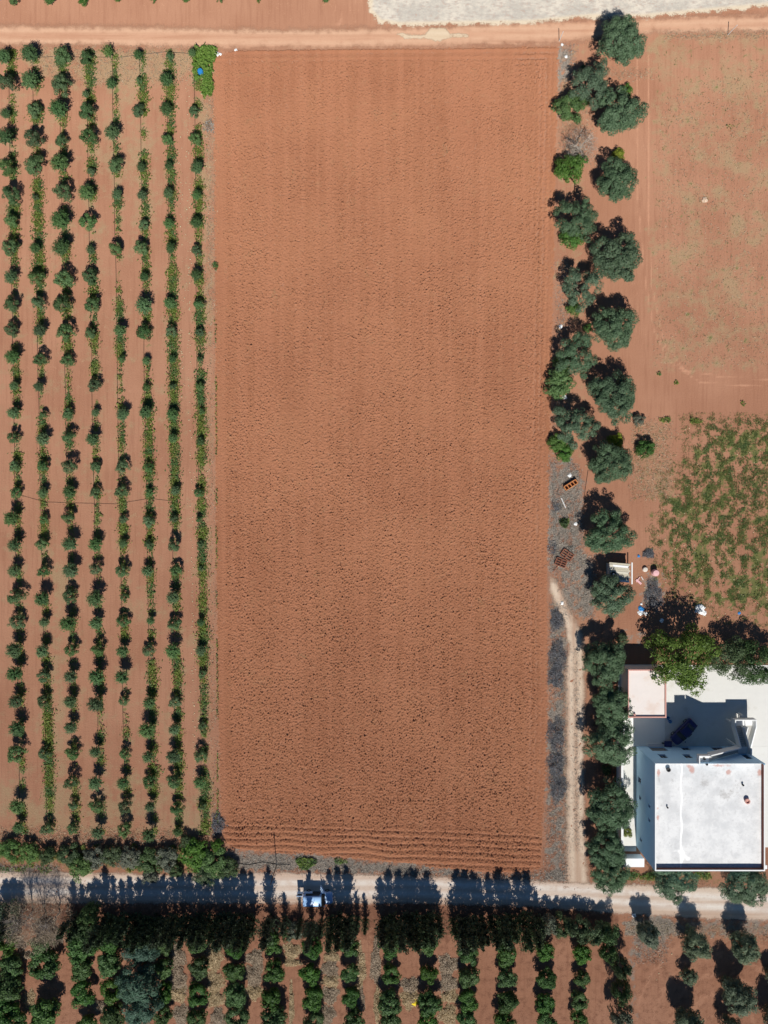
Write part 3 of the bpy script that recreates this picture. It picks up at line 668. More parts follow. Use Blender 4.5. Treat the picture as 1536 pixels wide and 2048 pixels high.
def lush():
    g = np.random.default_rng(35); Ps = []
    for cx, cy, rx, ry, n in ((412, 116, 21, 23, 2300), (404, 142, 19, 17, 1300), (415, 168, 12, 28, 1500), (398, 128, 12, 18, 500), (422, 110, 12, 12, 500)):
        q = np.sqrt(g.uniform(0, 1, n)); a = g.uniform(0, 6.283, n); q = q*(1+.16*np.sin(3*a+cx)+.1*np.sin(7*a))*g.uniform(.85, 1.15, n); Ps.append(np.stack([cx+rx*q*np.cos(a), cy+ry*q*np.sin(a)], 1))
    P = np.concatenate(Ps); n = len(P)
    bn = bandnoise(64, 64, 2, 7, 22, 71); hmp = .30+.17*bn[np.clip((P[:, 1]-80)/2, 0, 63).astype(int), np.clip((P[:, 0]-370)/2, 0, 63).astype(int)]
    pos = np.stack([(P[:, 0]-768)/SC, (1024-P[:, 1])/SC, np.clip(hmp, .05, 1)*g.uniform(.7, 1.3, n)+.05], 1)
    Nn = unit(g.normal(size=(n, 3))*.5+np.array([0, -.2, .9])); T = unit(g.normal(size=(n, 3)))
    L = g.uniform(.14, .34, n); V, F = cards(pos, Nn, T, L, L*g.uniform(.45, .8, n))
    m_ = leaf_mat('lime_weed_leaf', (0.13, 0.23, 0.045), (0.30, 0.40, 0.11), .45, obj_var=0)
    tag(link('lush_weeds', mesh_np('lush_weeds', V, F), m_), 'lush lime-green weeds in the orchard corner by the field', 'weeds', kind='stuff')
lush()
def grass():
    g = np.random.default_rng(32)
    gp = [(1316, 1000), (1345, 945), (1372, 930), (1382, 838), (1430, 832), (1620, 832), (1620, 1250), (1470, 1228), (1340, 1185), (1315, 1130), (1310, 1060)]
    n = 260000; px = g.uniform(1290, 1620, n); py = g.uniform(825, 1255, n)
    d = sdist(px, py, gp)
    nzg = bandnoise(120, 90, 4, 18, 90, 41); nz = nzg[np.clip((py-820)/4, 0, 119).astype(int), np.clip((px-1290)/4, 0, 89).astype(int)]
    nf = bandnoise(220, 170, 2, 4, 14, 42); nf = nf[np.clip((py-820)/2, 0, 219).astype(int), np.clip((px-1290)/2, 0, 169).astype(int)]
    rows = .5+.5*np.cos((px-1347+2*nz)/23.5*2*np.pi)
    dens = soft(d+10*nf, 26)*np.clip(.26+.28*rows+.50*nz+.34*nf-.22*(py > 1090)-.25*((px < 1330) & (py < 1060)), 0, 1)**1.1
    ok = g.uniform(0, 1, n) < dens*.95; px = px[ok]; py = py[ok]
    # loose tufts elsewhere in the right-hand field
    m = 2600; tx = np.concatenate([g.uniform(1310, 1620, m), g.uniform(1265, 1340, 900)]); ty = np.concatenate([g.uniform(90, 735, m), g.uniform(850, 1000, 900)])
    k = g.integers(0, len(tx), 2600); px = np.concatenate([px, tx[k]+g.normal(0, 2.0, len(k))*1.0]); py = np.concatenate([py, ty[k]+g.normal(0, 2.0, len(k))])
    n = len(px); hgt = g.uniform(.05, .32, n)
    pos = np.stack([(px-768)/SC, (1024-py)/SC, hgt*.5], 1)
    T = unit(g.normal(size=(n, 3))*.7+np.array([0, 0, .7])); Nn = unit(g.normal(size=(n, 3))+np.array([0, 0, .4]))
    V, F = cards(pos, Nn, T, hgt*1.3+.08, g.uniform(.02, .06, n))
    tag(link('grass', mesh_np('grass', V, F), M['grass']), 'green grass growing in faint rows in the right-hand field', 'grass', kind='stuff')
grass()
def dry_grass(name, mat, zones, label, seed):
    g = np.random.default_rng(seed); Ps = []
    for poly, n in zones:
        P = np.asarray(poly, float); a, b = P.min(0)-12, P.max(0)+12; q = g.uniform(a, b, (n*5, 2))
        d = sdist(q[:, 0], q[:, 1], poly); q = q[d < g.normal(-1, 5, len(d))][:n]
        c = g.uniform(a, b, (max(4, n//60), 2)); q = q+0*q; Ps.append(q)
    P = np.concatenate(Ps); n = len(P); hgt = g.uniform(.03, .28, n)
    pos = np.stack([(P[:, 0]-768)/SC, (1024-P[:, 1])/SC, hgt*.5], 1)
    T = unit(g.normal(size=(n, 3))*np.array([1, 1, .5])); Nn = unit(g.normal(size=(n, 3))+np.array([0, 0, .7]))
    V, F = cards(pos, Nn, T, g.uniform(.15, .5, n), g.uniform(.02, .06, n))
    tag(link(name, mesh_np(name, V, F), mat), label, 'dry grass', kind='stuff')
dry_grass('dry_grass', M['greystraw'], [
    ([(1099, 912), (1118, 938), (1140, 916), (1162, 944), (1166, 1130), (1100, 1135)], 9000), ([(1100, 1200), (1132, 1210), (1136, 1760), (1090, 1752), (1096, 1500)], 9000),
    ([(440, 1706), (620, 1712), (800, 1728), (1000, 1750), (1090, 1742), (1130, 1745), (1130, 1764), (800, 1750), (440, 1738)], 9000),
    ([(1122, 90), (1150, 90), (1148, 160), (1122, 165)], 900), ([(1113, 520), (1135, 520), (1140, 930), (1104, 930)], 2600), ([(1265, 1835), (1345, 1835), (1330, 1925), (1270, 1925)], 1800),
    ([(1165, 1110), (1190, 1110), (1190, 1240), (1165, 1240)], 1500), ([(1150, 1300), (1154, 1300), (1155, 1700), (1150, 1700)], 1500), ([(1100, 1130), (1165, 1130), (1175, 1230), (1140, 1230)], 1800), ([(-10, 1728), (120, 1732), (120, 1748), (-10, 1746)], 1500)], 'ash-grey dry grass lining the field edge and the gravel road', 51)
dry_grass('straw_grass', M['straw'], [
    ([(1115, 165), (1180, 150), (1190, 330), (1115, 350)], 2500), ([(60, 95), (420, 92), (425, 165), (180, 170), (60, 140)], 3500), ([(408, 170), (430, 170), (430, 620), (414, 620)], 2000),
    ([(413, 620), (432, 620), (436, 1640), (416, 1640)], 1800), ([(-5, 1655), (430, 1660), (440, 1690), (-5, 1690)], 3500), ([(1190, 140), (1300, 140), (1300, 155), (1190, 160)], 500),
    ([(1330, 66), (1540, 64), (1540, 76), (1330, 78)], 800), ([(1320, 200), (1540, 120), (1540, 735), (1310, 735)], 5000), ([(1260, 840), (1345, 840), (1340, 1000), (1262, 1000)], 2200),
    ([(1250, 1842), (1545, 1850), (1545, 1880), (1250, 1870)], 2500), ([(1240, 1750), (1420, 1752), (1420, 1772), (1240, 1768)], 800)], 'tan dry grass on the orchard margin and right-hand field', 52)

def rocks():
    g = np.random.default_rng(61); P = []
    def line(a, b, n, j): t = g.uniform(0, 1, n); P.append(np.stack([a[0]+(b[0]-a[0])*t+g.normal(0, j, n), a[1]+(b[1]-a[1])*t+g.normal(0, j, n)], 1))
    line((374, 150), (390, 1560), 230, 3); line((358, 200), (366, 800), 60, 3); line((408, 180), (416, 1600), 90, 4)
    P.append(np.stack([g.uniform(1310, 1540, 260), g.uniform(850, 1235, 260)], 1)); P.append(np.stack([g.uniform(1330, 1540, 150), g.uniform(1060, 1235, 150)], 1))
    P.append(np.stack([g.uniform(1100, 1180, 40), g.uniform(920, 1260, 40)], 1)); P.append(np.stack([g.uniform(1280, 1330, 40), g.uniform(1160, 1240, 40)], 1))
    P.append(np.stack([g.uniform(1262, 1345, 26), g.uniform(1850, 1960, 26)], 1)); P.append(np.stack([g.uniform(1100, 1135, 60), g.uniform(1230, 1640, 60)], 1))
    P = np.concatenate(P); V = []; F = []
    oc = np.array([(1, 0, 0), (-1, 0, 0), (0, 1, 0), (0, -1, 0), (0, 0, 1), (0, 0, -1)], float); of = [(0, 2, 4), (2, 1, 4), (1, 3, 4), (3, 0, 4), (2, 0, 5), (1, 2, 5), (3, 1, 5), (0, 3, 5)]
    for i, (px, py) in enumerate(P):
        s = g.uniform(.04, .10); v = oc*s*g.uniform(.6, 1.3, (6, 1))*np.array([1, 1, .7]); x, y = W(px, py)
        V.append(v+np.array([x, y, .05])); F += [tuple(6*i+k for k in f) for f in of]
    tag(link('pebbles', mesh_np('pebbles', np.concatenate(V), F), plain('pale_stone', (0.66, 0.58, 0.36), .8, sc=2)), 'pale stones scattered along the orchard rows and the grass patch', 'stones', kind='stuff')
rocks()

# ------------------------------------------------------------------ drip hoses in the orchard
hose_m = plain('black_hose', (0.03, 0.028, 0.026), .5)
for c in range(8):
    pts = []
    for k in range(40):
        py = 108+k*(1662-108)/39; x, y = W(colx(c, py)-3+random.uniform(-.8, .8), py); pts.append((x, y, .05))
    tag(MB().tube(pts, .028, 4).build('drip_hose', hose_m), f'thin black drip hose along the {SIDE[c]}', 'hose', 'drip hoses along the olive rows')
def hose(pts, label, r=.03):
    tag(MB().tube([(*W(a, b), .06) for a, b in pts], r, 4).build('supply_hose', hose_m), label, 'hose')
hose([(20, 118), (100, 114), (240, 115), (330, 104), (385, 108)], 'black supply hose across the heads of the olive rows by the track')
hose([(40, 990), (90, 1004), (150, 1006), (230, 1008), (300, 997), (350, 1003)], 'dark hose snaking across the middle of the left orchard', .018)
hose([(1150, 360), (1147, 400), (1145, 440)], 'short grey hose between the dead tree and the olive below it', .05)
hose([(1176, 940), (1170, 980), (1166, 1030)], 'thin dark hose on the ash-grey verge beside the olives', .03)
hose([(478, 1727), (500, 1729), (525, 1724), (553, 1728), (580, 1729)], 'dark pipe lying along the verge by the gravel road', .05)

# ------------------------------------------------------------------ olives on the right
rng = random.Random(11)
BIG = [(1243,82,52,3.0,'lone round olive at the head of the line, overhanging the dirt track'),(1240,222,50,3.0,'second big olive from the dirt track in the outer line'),
 (1235,362,46,2.8,'olive with small bright bush on its north side, third from the track'),(1236,514,54,3.1,'broad olive beside the curving wheel tracks, fourth from the dirt track'),
 (1232,655,50,3.0,'fifth olive from the dirt track in the outer line'),(1229,792,52,3.2,'sixth olive from the track, just north of the yellow bush'),
 (1222,928,48,2.9,'seventh olive from the track, just south of the yellow bush'),(1217,1065,50,3.0,'olive standing north of the sheet-roofed shed'),
 (1222,1192,46,3.0,'olive standing south of the sheet-roofed shed'),(1208,1325,48,3.2,'dense olive west of the low outbuilding'),
 (1224,1415,46,3.1,'olive between outbuilding corner and farm path'),(1224,1487,52,3.2,'olive northwest of the white house, by the farm path'),(1222,1612,54,3.2,'olive against the west yard wall of the white house'),
 (1215,1700,42,3.1,'olive by the southwest corner of the yard wall'),(1222,1755,42,3.1,'olive overhanging the gravel road at the farm path corner'),
 (1352,1768,46,3.6,'olive south of the white house, left of two along the road'),(1492,1770,52,3.6,'olive south of the white house, right of two along the road')]
for k, (px, py, r, zc, lab) in enumerate(BIG):
    place_tree('olive_tree', OL[k % 6], M['olive'], px, py, zc, 3.45, r, lab, 'olive tree', 'large olives along the right-hand line', rng)
INN = [(1180,172,42,2.4,'sparse spreading olive beside the bright shrub, nearest the track in the inner line'),(1153,440,44,2.5,'olive south of the bare dead tree at the field edge'),
 (1162,578,40,2.4,'narrow olive in the inner line between two larger outer olives'),(1152,712,42,2.6,'olive with a bright green thicket at its foot'),(1150,855,44,2.6,'last olive of the inner line, north of the orange crates')]
for k, (px, py, r, zc, lab) in enumerate(INN):
    place_tree('olive_tree', OLS[k], M['olive'], px, py, zc, 3.3, r*1.05, lab, 'olive tree', 'smaller olives on the field edge', rng)
LOW = [(1298,1868,24,3.0,'olive at the corner of the bottom-right grove, leftmost by the road'),(1391,1889,28,3.0,'second olive from the left along the road in the bottom-right grove'),(1489,1895,30,3.2,'third olive along the road in the bottom-right grove'),
 (1478,1996,36,3.5,'tallest olive of the bottom-right grove, casting a long shadow'),(1378,1954,17,1.6,'small olive alone between larger ones in the bottom-right grove'),(1380,2050,32,3.2,'olive at the bottom edge of the photo in the tilled grove'),
 (1462,2056,22,2.4,'greyish olive at the bottom edge right of another'),(1548,1955,18,1.8,'small olive cut by the right edge of the photo'),(1556,2040,28,3.0,'olive cut by the bottom-right corner of the photo')]
for k, (px, py, r, zc, lab) in enumerate(LOW):
    place_tree('olive_tree', OLT[k % 5], M['greyolive'], px, py, zc*.9, 1.95, r*.98, lab, 'olive tree', 'olives of the bottom-right grove', rng, hz=zc*.9/2.75)
# bright shrubs between them
SHR = [(1136,214,31,'bright','bright green shrub at the foot of the sparse spreading olive'),(1165,205,16,'bright','small bright shrub under the sparse olive, its right-hand neighbour'),(1144,338,33,'bright','bright low shrub just south of the dead tree'),
 (1238,308,14,'yellow','yellow-green bush between second and third big olives'),(1145,475,26,'bright','green shrub under the olive south of the dead tree'),(1254,180,14,'bright','light green bush behind the second big olive'),
 (1176,655,10,'bright','small bright bush west of the fifth big olive'),(1121,765,33,'bright','bright green thicket on the field edge'),(1125,730,20,'bright','upper part bush of the thicket under an inner olive'),(1115,885,20,'bright','narrow bright shrub hugging the field edge west of an olive'),
 (1130,905,20,'bright','low shrub at the north end of the ash-grey verge'),(1130,1048,9,'shrub','small green bush on the ash-grey verge above the rusty harrow'),(1148,615,16,'bright','low bright shrub below the narrow inner olive'),
 (1232,882,17,'yellow','vivid yellow bush between two large olives'),(1292,897,21,'citrus','single small leafy tree at the edge of the grass patch'),(1278,840,13,'greyshrub','dry brownish bush beside the sixth olive'),
 (1256,1668,11,'yellow','light green climber inside the west yard wall'),(1215,1540,12,'shrub','bushy sucker between two olives by the yard wall'),(1168,130,5,'shrub','tiny weed bush by the first olive'),(1245,1280,14,'shrub','leafy shrub at the northwest corner of the outbuilding')]
for k, (px, py, r, mt, lab) in enumerate(SHR):
    place_tree('shrub', SH[k % 5], M[mt], px, py, .5+r/40, 1.45, r, lab, 'shrub', None, rng)
# bare dead tree at the field edge
def dead_tree(px, py, h, spread, seed, lab, m1, m2, r0=.16, lean=(0, 0), lv=4):
    x, y = W(px, py)
    o = thing('dead_tree', (x, y, 0), lab, 'dead tree')
    branches(seed, h, spread, lv, 4, r0, lean).build('branches', m1, o)
    g = np.random.default_rng(seed); n = int(1500 if h < 5 else 3600); d = rdirs(n, g, .0); P = d*np.array([h*.62, h*.62, h*.5])*g.uniform(.55, 1, (n, 1)); P[:, 2] += h*.35
    P[:, :2] += np.array(lean)*P[:, 2:3]
    V, F = cards(P, unit(g.normal(size=(n, 3))), unit(d+g.normal(size=(n, 3))*.7), g.uniform(.25, .8, n), np.full(n, .022))
    link('twigs', mesh_np('twigs', V, F), m2, o)
dead_tree(1155, 305, 4.2, 1.0, 4, 'bare grey dead tree between two olives at the field edge', M['palewood'], M['greystraw'], .17)
for k, (px, py, h, ln, lab) in enumerate(((66, 1822, 6.0, (-.05, 0), 'bare leafless tree, left of three at the west end of the windbreak'), (92, 1826, 6.6, (0, 0), 'bare leafless tree, middle of three at the west end of the windbreak'), (120, 1824, 5.6, (.05, 0), 'bare leafless tree, right of three at the west end of the windbreak'))):
    dead_tree(px, py, h, .45, 30+k, lab, M['deadwood'], M['greyheap'], .12, ln)

# leafy trees north of the courtyard
def walnut_fn(s, Rr=4.6, Rz=3.0, n=9000):
    V, F = lobe_crown(600+s, Rr, Rz, 60, n, .36, .22, -.55, .42, .9, .35); V[:, 2] += 3.8; return V, F
WA = treedata('walnut', range(3), walnut_fn, lambda s: trunk_mesh(80+s, 4.5, .25, 3.2, 5))
for k, (px, py, r, zc, mt, lab) in enumerate(((1366,1314,70,4.2,'walnut','big loose leafy tree overhanging the courtyard and outbuilding roof'),(1462,1320,44,3.6,'shrub','darker leafy tree east of the big courtyard tree'),(1522,1330,48,3.8,'shrub','dark leafy tree at the right edge north of the courtyard'))):
    place_tree('leafy_tree', WA[k], M[mt], px, py, zc, 4.4, r, lab, 'tree', None, rng, rot=1+k)

# ------------------------------------------------------------------ windbreak of cypresses
rng = random.Random(21)
cyx = [14,33,148,166,214,229,245,262,281,297,313,331,349,366,383,401,418,437,455,472,490,506,541,569,600,622,642,662,679,697,713,729,763,781,800,815,829,845,857,872,904,917,933,949,962,979,1000,1016,1037,1057,1072]
for k, px in enumerate(cyx):
    h = rng.uniform(6.4, 8.6)
    if px < 180: h = rng.uniform(5.0, 6.6)
    if px in (541, 620, 662, 829, 1000): h = 8.3
    if px in (569, 713, 729, 872, 904, 1072): h = rng.uniform(4.2, 5.4)
    if px in (600, 642): h = 5.4
    me, tm = CY[rng.randrange(6)]; x, y = W(px*1.0+2, 1834+rng.uniform(-4, 4)); s = h/7.6
    wd = rng.uniform(.85, 1.15)*s*(.55 if px in (600, 622, 642) else 1)
    o = thing('cypress_tree', (x, y, 0), f'{"tall" if h > 7 else "shorter"} dark cypress, {ordw(k+1)} from the left in the windbreak along the gravel road', 'cypress', 'cypresses of the windbreak', rng.uniform(0, 6.28), (wd, wd, s))
    link('crown', me, M['cypress'], o); link('trunk', tm, M['bark'], o)
# conifers and bushes beside the windbreak
HD = [(10,1838,34,2.6,'olive','green bushy tree cut by the left edge beside the bare trees'),(8,1890,26,2.0,'citrus','leafy citrus at the left edge below the bushy tree'),(165,1862,24,2.2,'shrub','leafy shrub between the bare trees and the first cypress'),
 (178,1830,22,2.6,'shrub','dark bushy conifer heading the windbreak'),
 (1098,1852,22,2.0,'greyshrub','grey-green bush next to the last cypress'),(1128,1858,24,2.2,'shrub','hedge bush east of the grey-green bush'),(1158,1862,26,2.4,'shrub','middle hedge bush east of the windbreak'),(1190,1866,26,2.4,'shrub','hedge bush east of the middle one'),
 (1218,1868,24,2.4,'shrub','last hedge bush on the road, at the orchard corner'),(1218,1908,20,2.6,'shrub','hedge bush turning down the orchard edge'),(1246,1940,20,3.2,'shrub','tall bush on the east edge of the citrus orchard'),(1244,1985,22,3.2,'shrub','tall dark bush on the orchard edge below another'),
 (1248,2036,24,3.0,'greyshrub','grey bush on the orchard edge at the bottom of the photo'),(590,1866,18,1.4,'greyshrub','feathery pale green bush behind the parked van'),(575,1872,14,1.3,'shrub','small green bush left of the feathery pale bush')]
for k, (px, py, r, zc, mt, lab) in enumerate(HD):
    place_tree('hedge_bush', SH[k % 5], M[mt], px, py, zc, 1.45, r, lab, 'bush', None, rng, hz=zc/1.15)
# roadside shrubs on the left
RS = [(20,1700,22,'bright','bright shrub by the road at the far left'),(58,1706,22,'bright','green shrub second from the left along the road'),(92,1712,18,'shrub','dull green shrub third from the left along the road'),(136,1712,22,'shrub','taller dark shrub casting a shadow onto the orchard'),
 (160,1736,24,'bright','low bright shrub spilling toward the gravel road'),(190,1716,22,'greyshrub','grey-leaved shrub west of the big olive-green one'),(222,1712,22,'shrub','dark roadside shrub between two grey ones'),(258,1716,24,'greyshrub','large greyish shrub near the orchard edge'),(296,1722,26,'shrub','tall shrub reaching over the gravel road'),
 (300,1752,16,'greyshrub','grey shrub hanging over the gravel road'),(335,1718,24,'greyshrub','grey-green shrub left of the bright thicket'),(352,1742,14,'shrub','small shrub at the road edge below the grey-green one'),(385,1712,30,'bright','largest bright thicket by the orchard corner'),(425,1728,28,'bright','bright shrub between orchard corner and ploughed field'),(410,1750,22,'shrub','dark green shrub at the road below the bright thicket'),
 (456,1738,22,'shrub','last roadside shrub before the open verge'),(372,1684,14,'shrub','small shrub north of the bright thicket'),(432,1690,12,'bright','small bright shrub by the dark brush heap')]
for k, (px, py, r, mt, lab) in enumerate(RS):
    place_tree('roadside_shrub', SH[(k*3+1) % 5], M[mt], px, py, .6+r/55, 1.45, r*1.08, lab, 'shrub', 'shrubs along the gravel road', rng, hz=.62+r/55)

# ------------------------------------------------------------------ citrus orchard
rng = random.Random(33)
CIT = [[(22,1935,24),(14,1975,30),(10,2020,34),(26,2048,26)],[(80,1895,24),(90,1930,30),(90,2020,30),(84,2046,24)],[(150,1870,22),(162,1896,28),(163,1938,24),(162,1990,25),(172,2056,22)],[(214,1885,24),(216,1925,26),(222,1985,24),(226,2036,26)],
 [(322,1892,22),(324,1938,20),(324,1990,20),(322,2038,20)],[(393,1886,22),(395,1937,22),(393,1994,22),(390,2041,20)],[(468,1897,22),(467,1943,22),(470,1992,24),(474,2040,24)],
 [(545,1888,22),(548,1946,22),(543,2000,22),(548,2042,28)],[(623,1898,22),(620,1950,21),(624,2000,23),(626,2046,22)],[(700,1896,21),(698,1949,19),(700,1999,19),(706,2044,22)],
 [(781,1896,22),(781,1955,19),(778,2008,24),(782,2046,22)],[(858,1897,18),(858,1955,18),(860,2008,24),(856,2046,22)],[(938,1908,23),(938,1958,21),(936,2006,21),(936,2046,21)],
 [(1015,1912,22),(1013,1960,21),(1016,2008,22),(1012,2046,22)],[(1091,1904,20),(1094,1962,21),(1092,2008,21),(1094,2050,20)],[(1165,1910,20),(1168,1962,17),(1160,2008,18),(1160,2044,18)]]
for c, colm in enumerate(CIT):
    for k, (px, py, r) in enumerate(colm):
        where = ['nearest the windbreak', 'second from the windbreak', 'third from the windbreak', 'at the bottom edge', 'lowest'][k]
        place_tree('citrus_tree', CI[rng.randrange(6)], M['citrus'], px, py, 1.9, 1.8, r*1.06, f'citrus tree {where} in the {ordw(c+1)} orchard row from the left', 'citrus tree', 'citrus trees below the windbreak', rng)
def pine_fn(s):
    V, F = lobe_crown(650+s, 2.9, 3.2, 60, 11000, .34, .26, -.5, .28, .8); V[:, 2] += 4.2; return V, F
PI_ = treedata('pine', range(3), pine_fn, lambda s: trunk_mesh(90+s, 5, .25, 2, 5))
for k, (px, py, r, lab) in enumerate(((272,1905,36,'uppermost of the blue-green conifers in the citrus orchard'),(268,1968,44,'large blue-green conifer, middle one in the citrus orchard'),(276,2030,40,'blue-green conifer at the bottom edge in the citrus orchard'))):
    place_tree('conifer_tree', PI_[k], M['casuarina'], px, py, 5.0, 3.0, r, lab, 'conifer', 'blue-green conifers in the citrus orchard', rng)
# prunings heaped between the citrus rows
HP = [(354,1912,15,20,'greyheap'),(355,1955,17,28,'greyheap'),(354,1988,17,14,'tanheap'),(362,2030,13,20,'greyheap'),(429,1918,14,24,'tanheap'),(430,1965,15,22,'tanheap'),(432,1998,15,14,'tanheap'),(436,2034,13,16,'greyheap'),
 (510,1916,15,14,'greyheap'),(508,1950,16,22,'greyheap'),(508,1984,15,12,'tanheap'),(585,1902,16,14,'tanheap'),(585,1925,15,6,'tanheap'),(663,1912,13,10,'tanheap'),(660,1936,15,16,'greyheap'),(662,1962,15,12,'tanheap'),(660,1990,15,16,'greyheap'),(655,2030,13,18,'greyheap'),
 (721,1935,8,40,'tanheap'),(722,2000,6,24,'greyheap'),(752,1925,9,40,'greyheap'),(754,2010,5,34,'tanheap'),(820,1970,17,14,'greyheap'),(820,1998,17,16,'tanheap'),(896,1930,18,18,'greyheap'),(896,1965,16,16,'greyheap'),(900,1992,15,12,'tanheap'),(896,2030,16,18,'tanheap'),
 (60,2000,10,18,'tanheap'),(200,2012,14,10,'greyheap'),(56,1910,10,6,'greyheap'),(583,2010,4,38,'tanheap')]
rowname = {}
for k, (px, py, rx, ry, mt) in enumerate(HP):
    x, y = W(px, py); V, F = heap(700+k, rx/SC*1.1, ry/SC*1.1, .55, int(900+rx*ry*5), .42, .05)
    col_i = sum(1 for c in CIT if np.mean([t[0] for t in c]) < px)
    rowname[col_i] = rowname.get(col_i, 0)+1
    lab = f'{"tan straw" if mt == "tanheap" else "grey brush"} heap, {ordw(rowname[col_i])} down the aisle right of citrus row {["zero","one","two","three","four","five","six","seven","eight","nine","ten","eleven","twelve","thirteen","fourteen","fifteen","sixteen"][col_i]}'
    tag(link('brush_heap', mesh_np('brush_heap', V, F), M[mt], None, (x, y, 0)), lab, 'brush heap', 'heaps of prunings between citrus rows')
DH = [(1113,1240,12,20,'dark burnt brush heap at the north end of the path verge'),(1115,1312,17,30,'largest dark brush heap beside the farm path'),(1112,1352,14,22,'dark brush heap just below the largest one'),(1112,1470,16,34,'dark brush heap on the verge west of the olives'),(1112,1530,16,26,'dark brush heap near the house level on the verge'),
 (1116,1575,17,24,'southernmost dark brush heap on the path verge'),(437,1647,13,20,'dark brush heap at the orchard corner of the field'),(1306,1190,17,28,'grey brush heap of cut branches south of the pink barrel'),(1297,1107,10,8,'small black ash heap north of the pale drum')]
for k, (px, py, rx, ry, lab) in enumerate(DH):
    x, y = W(px, py); V, F = heap(800+k, rx/SC*1.1, ry/SC*1.1, .7, 900+int(rx*ry*2.2), .5, .035)
    tag(link('brush_heap', mesh_np('brush_heap', V, F), M['darkheap'], None, (x, y, 0)), lab, 'brush heap')
for k, (px, py, r, lab) in enumerate(((1112,1012,.75,'dark dead branch lying on the ash-grey verge below the white batten'),(1106,1095,.9,'dark tangled branch by the field edge above the rusty harrow'),(418,252,.8,'grey dry branch on the orchard margin by the field'),(1143,1100,.6,'dry forked branch near the rusty harrow'))):
    x, y = W(px, py); V, F = heap(850+k, r, r*1.2, .3, 160, .7, .05)
    tag(link('branch', mesh_np('branch', V, F), M['darkheap' if k < 2 else 'greystraw'], None, (x, y, 0)), lab, 'branch')

# ------------------------------------------------------------------ house
white = plain('white_plaster', (0.74, 0.74, 0.72), .85, var=.06, sc=1.2, bump=.004)
def roof_mat():
    t = NT('roof_screed')
    n1 = t.noise(.55, 5, .62); n2 = t.noise(3, 5, .65); n3 = t.noise(.9, 4, .6, t.pos((1, 1, 3)))
    c = t.mix(t.ramp(n1, .35, .65), (0.58, 0.58, 0.575), (0.72, 0.715, 0.70))
    c = t.mix(t.ramp(n2, .5, .72, 0, .55), c, (0.50, 0.49, 0.475))
    red, gry, whitish, _ = t.attr('stain')
    c = t.mix(t.ramp(t.math('ADD', red, t.math('SUBTRACT', n2, .5)), .3, .7, 0, .75), c, (0.50, 0.25, 0.20))
    c = t.mix(t.ramp(t.math('ADD', gry, t.math('SUBTRACT', n2, .5)), .35, .85, 0, .6), c, (0.33, 0.31, 0.29))
    c = t.mix(t.ramp(t.math('ADD', whitish, t.math('MULTIPLY', t.math('SUBTRACT', n2, .5), .7)), .4, .7), c, (0.86, 0.85, 0.83))
    return t.done(t.bsdf(c, .9, t.bump(n2, .01), spec=.15))
brick = plain('brick_red_coat', (0.23, 0.085, 0.06), .9, var=.25, sc=3)
pink = plain('pink_coping', (0.56, 0.30, 0.25), .9, var=.15, sc=3)
glass = plain('dark_glass', (0.02, 0.022, 0.026), .15, var=.1, spec=.5)
framem = plain('window_frame', (0.35, 0.36, 0.38), .5, var=.08)
conc = plain('yard_concrete', (0.66, 0.645, 0.60), .9, var=.09, sc=.7, bump=.006, c2=(0.56, 0.54, 0.485), sc2=.35)
grey = plain('grey_concrete', (0.42, 0.41, 0.38), .9, var=.12, sc=1.5, bump=.006)
walls = plain('pale_blue_plaster', (0.50, 0.76, 0.95), .85, var=.05, sc=1.2, bump=.004)
HX0, HY1 = W(1272, 1492); HX1, HY0 = W(1477, 1692); ZR, ZP = 6.85, 7.5
def gx(px): return (px-768)/SC
def gy(py): return (1024-py)/SC
house = thing('house', ((HX0+HX1)/2, (HY0+HY1)/2, 0), 'two-storey house with pale blue walls, flat white roof and outside staircase', 'house')
hl = Vector(house.location)
def rel(mb, o=None):
    l = Vector((o or house).location); mb.v = [tuple(Vector(p)-l) for p in mb.v]; return mb
def wall_open(mb, plane, u0, u1, z0, z1, ops, depth, inward):
    """wall on plane ('x',val) or ('y',val) with rectangular openings and reveals"""
    ax, val = plane
    def P(u, z, d=0): return (val+inward*d, u, z) if ax == 'x' else (u, val+inward*d, z)
    us = sorted({u0, u1, *[o[0] for o in ops], *[o[1] for o in ops]}); zs = sorted({z0, z1, *[o[2] for o in ops], *[o[3] for o in ops]})
    for a, b in zip(us[:-1], us[1:]):
        for c, d in zip(zs[:-1], zs[1:]):
            if any(o[0] <= a and b <= o[1] and o[2] <= c and d <= o[3] for o in ops): continue
            mb.quadpts([P(a, c), P(b, c), P(b, d), P(a, d)])
    for a, b, c, d in ops:
        for q in (((a, c), (b, c)), ((b, c), (b, d)), ((b, d), (a, d)), ((a, d), (a, c))):
            (p, r), (s, t2) = q; mb.quadpts([P(p, r), P(s, t2), P(s, t2, depth), P(p, r, depth)])
Nops = [(gx(1296), gx(1309.5), 3.8, 5.2), (gx(1343), gx(1357), 3.8, 5.2), (gx(1357), gx(1373), .5, 1.8), (gx(1417), gx(1440), .5, 1.8), (gx(1294), gx(1326), .3, 2.2), (gx(1456), gx(1468), 3.5, 5.6)]
Wops = [(gy(1558.5), gy(1548), 1.0, 2.0), (gy(1590), gy(1583), 1.5, 2.1), (gy(1585.5), gy(1580), 5.1, 5.75), (gy(1612.5), gy(1607), 5.1, 5.75), (gy(1670), gy(1665), 1.75, 2.5)]
mb = MB(); wall_open(mb, ('y', HY1), HX0, HX1, 0, ZP-.01, Nops, .18, -1); rel(mb).build('wall', walls, house)
mb = MB(); wall_open(mb, ('x', HX0), HY0, HY1, 0, ZP-.01, Wops, .18, 1); rel(mb).build('wall', walls, house)
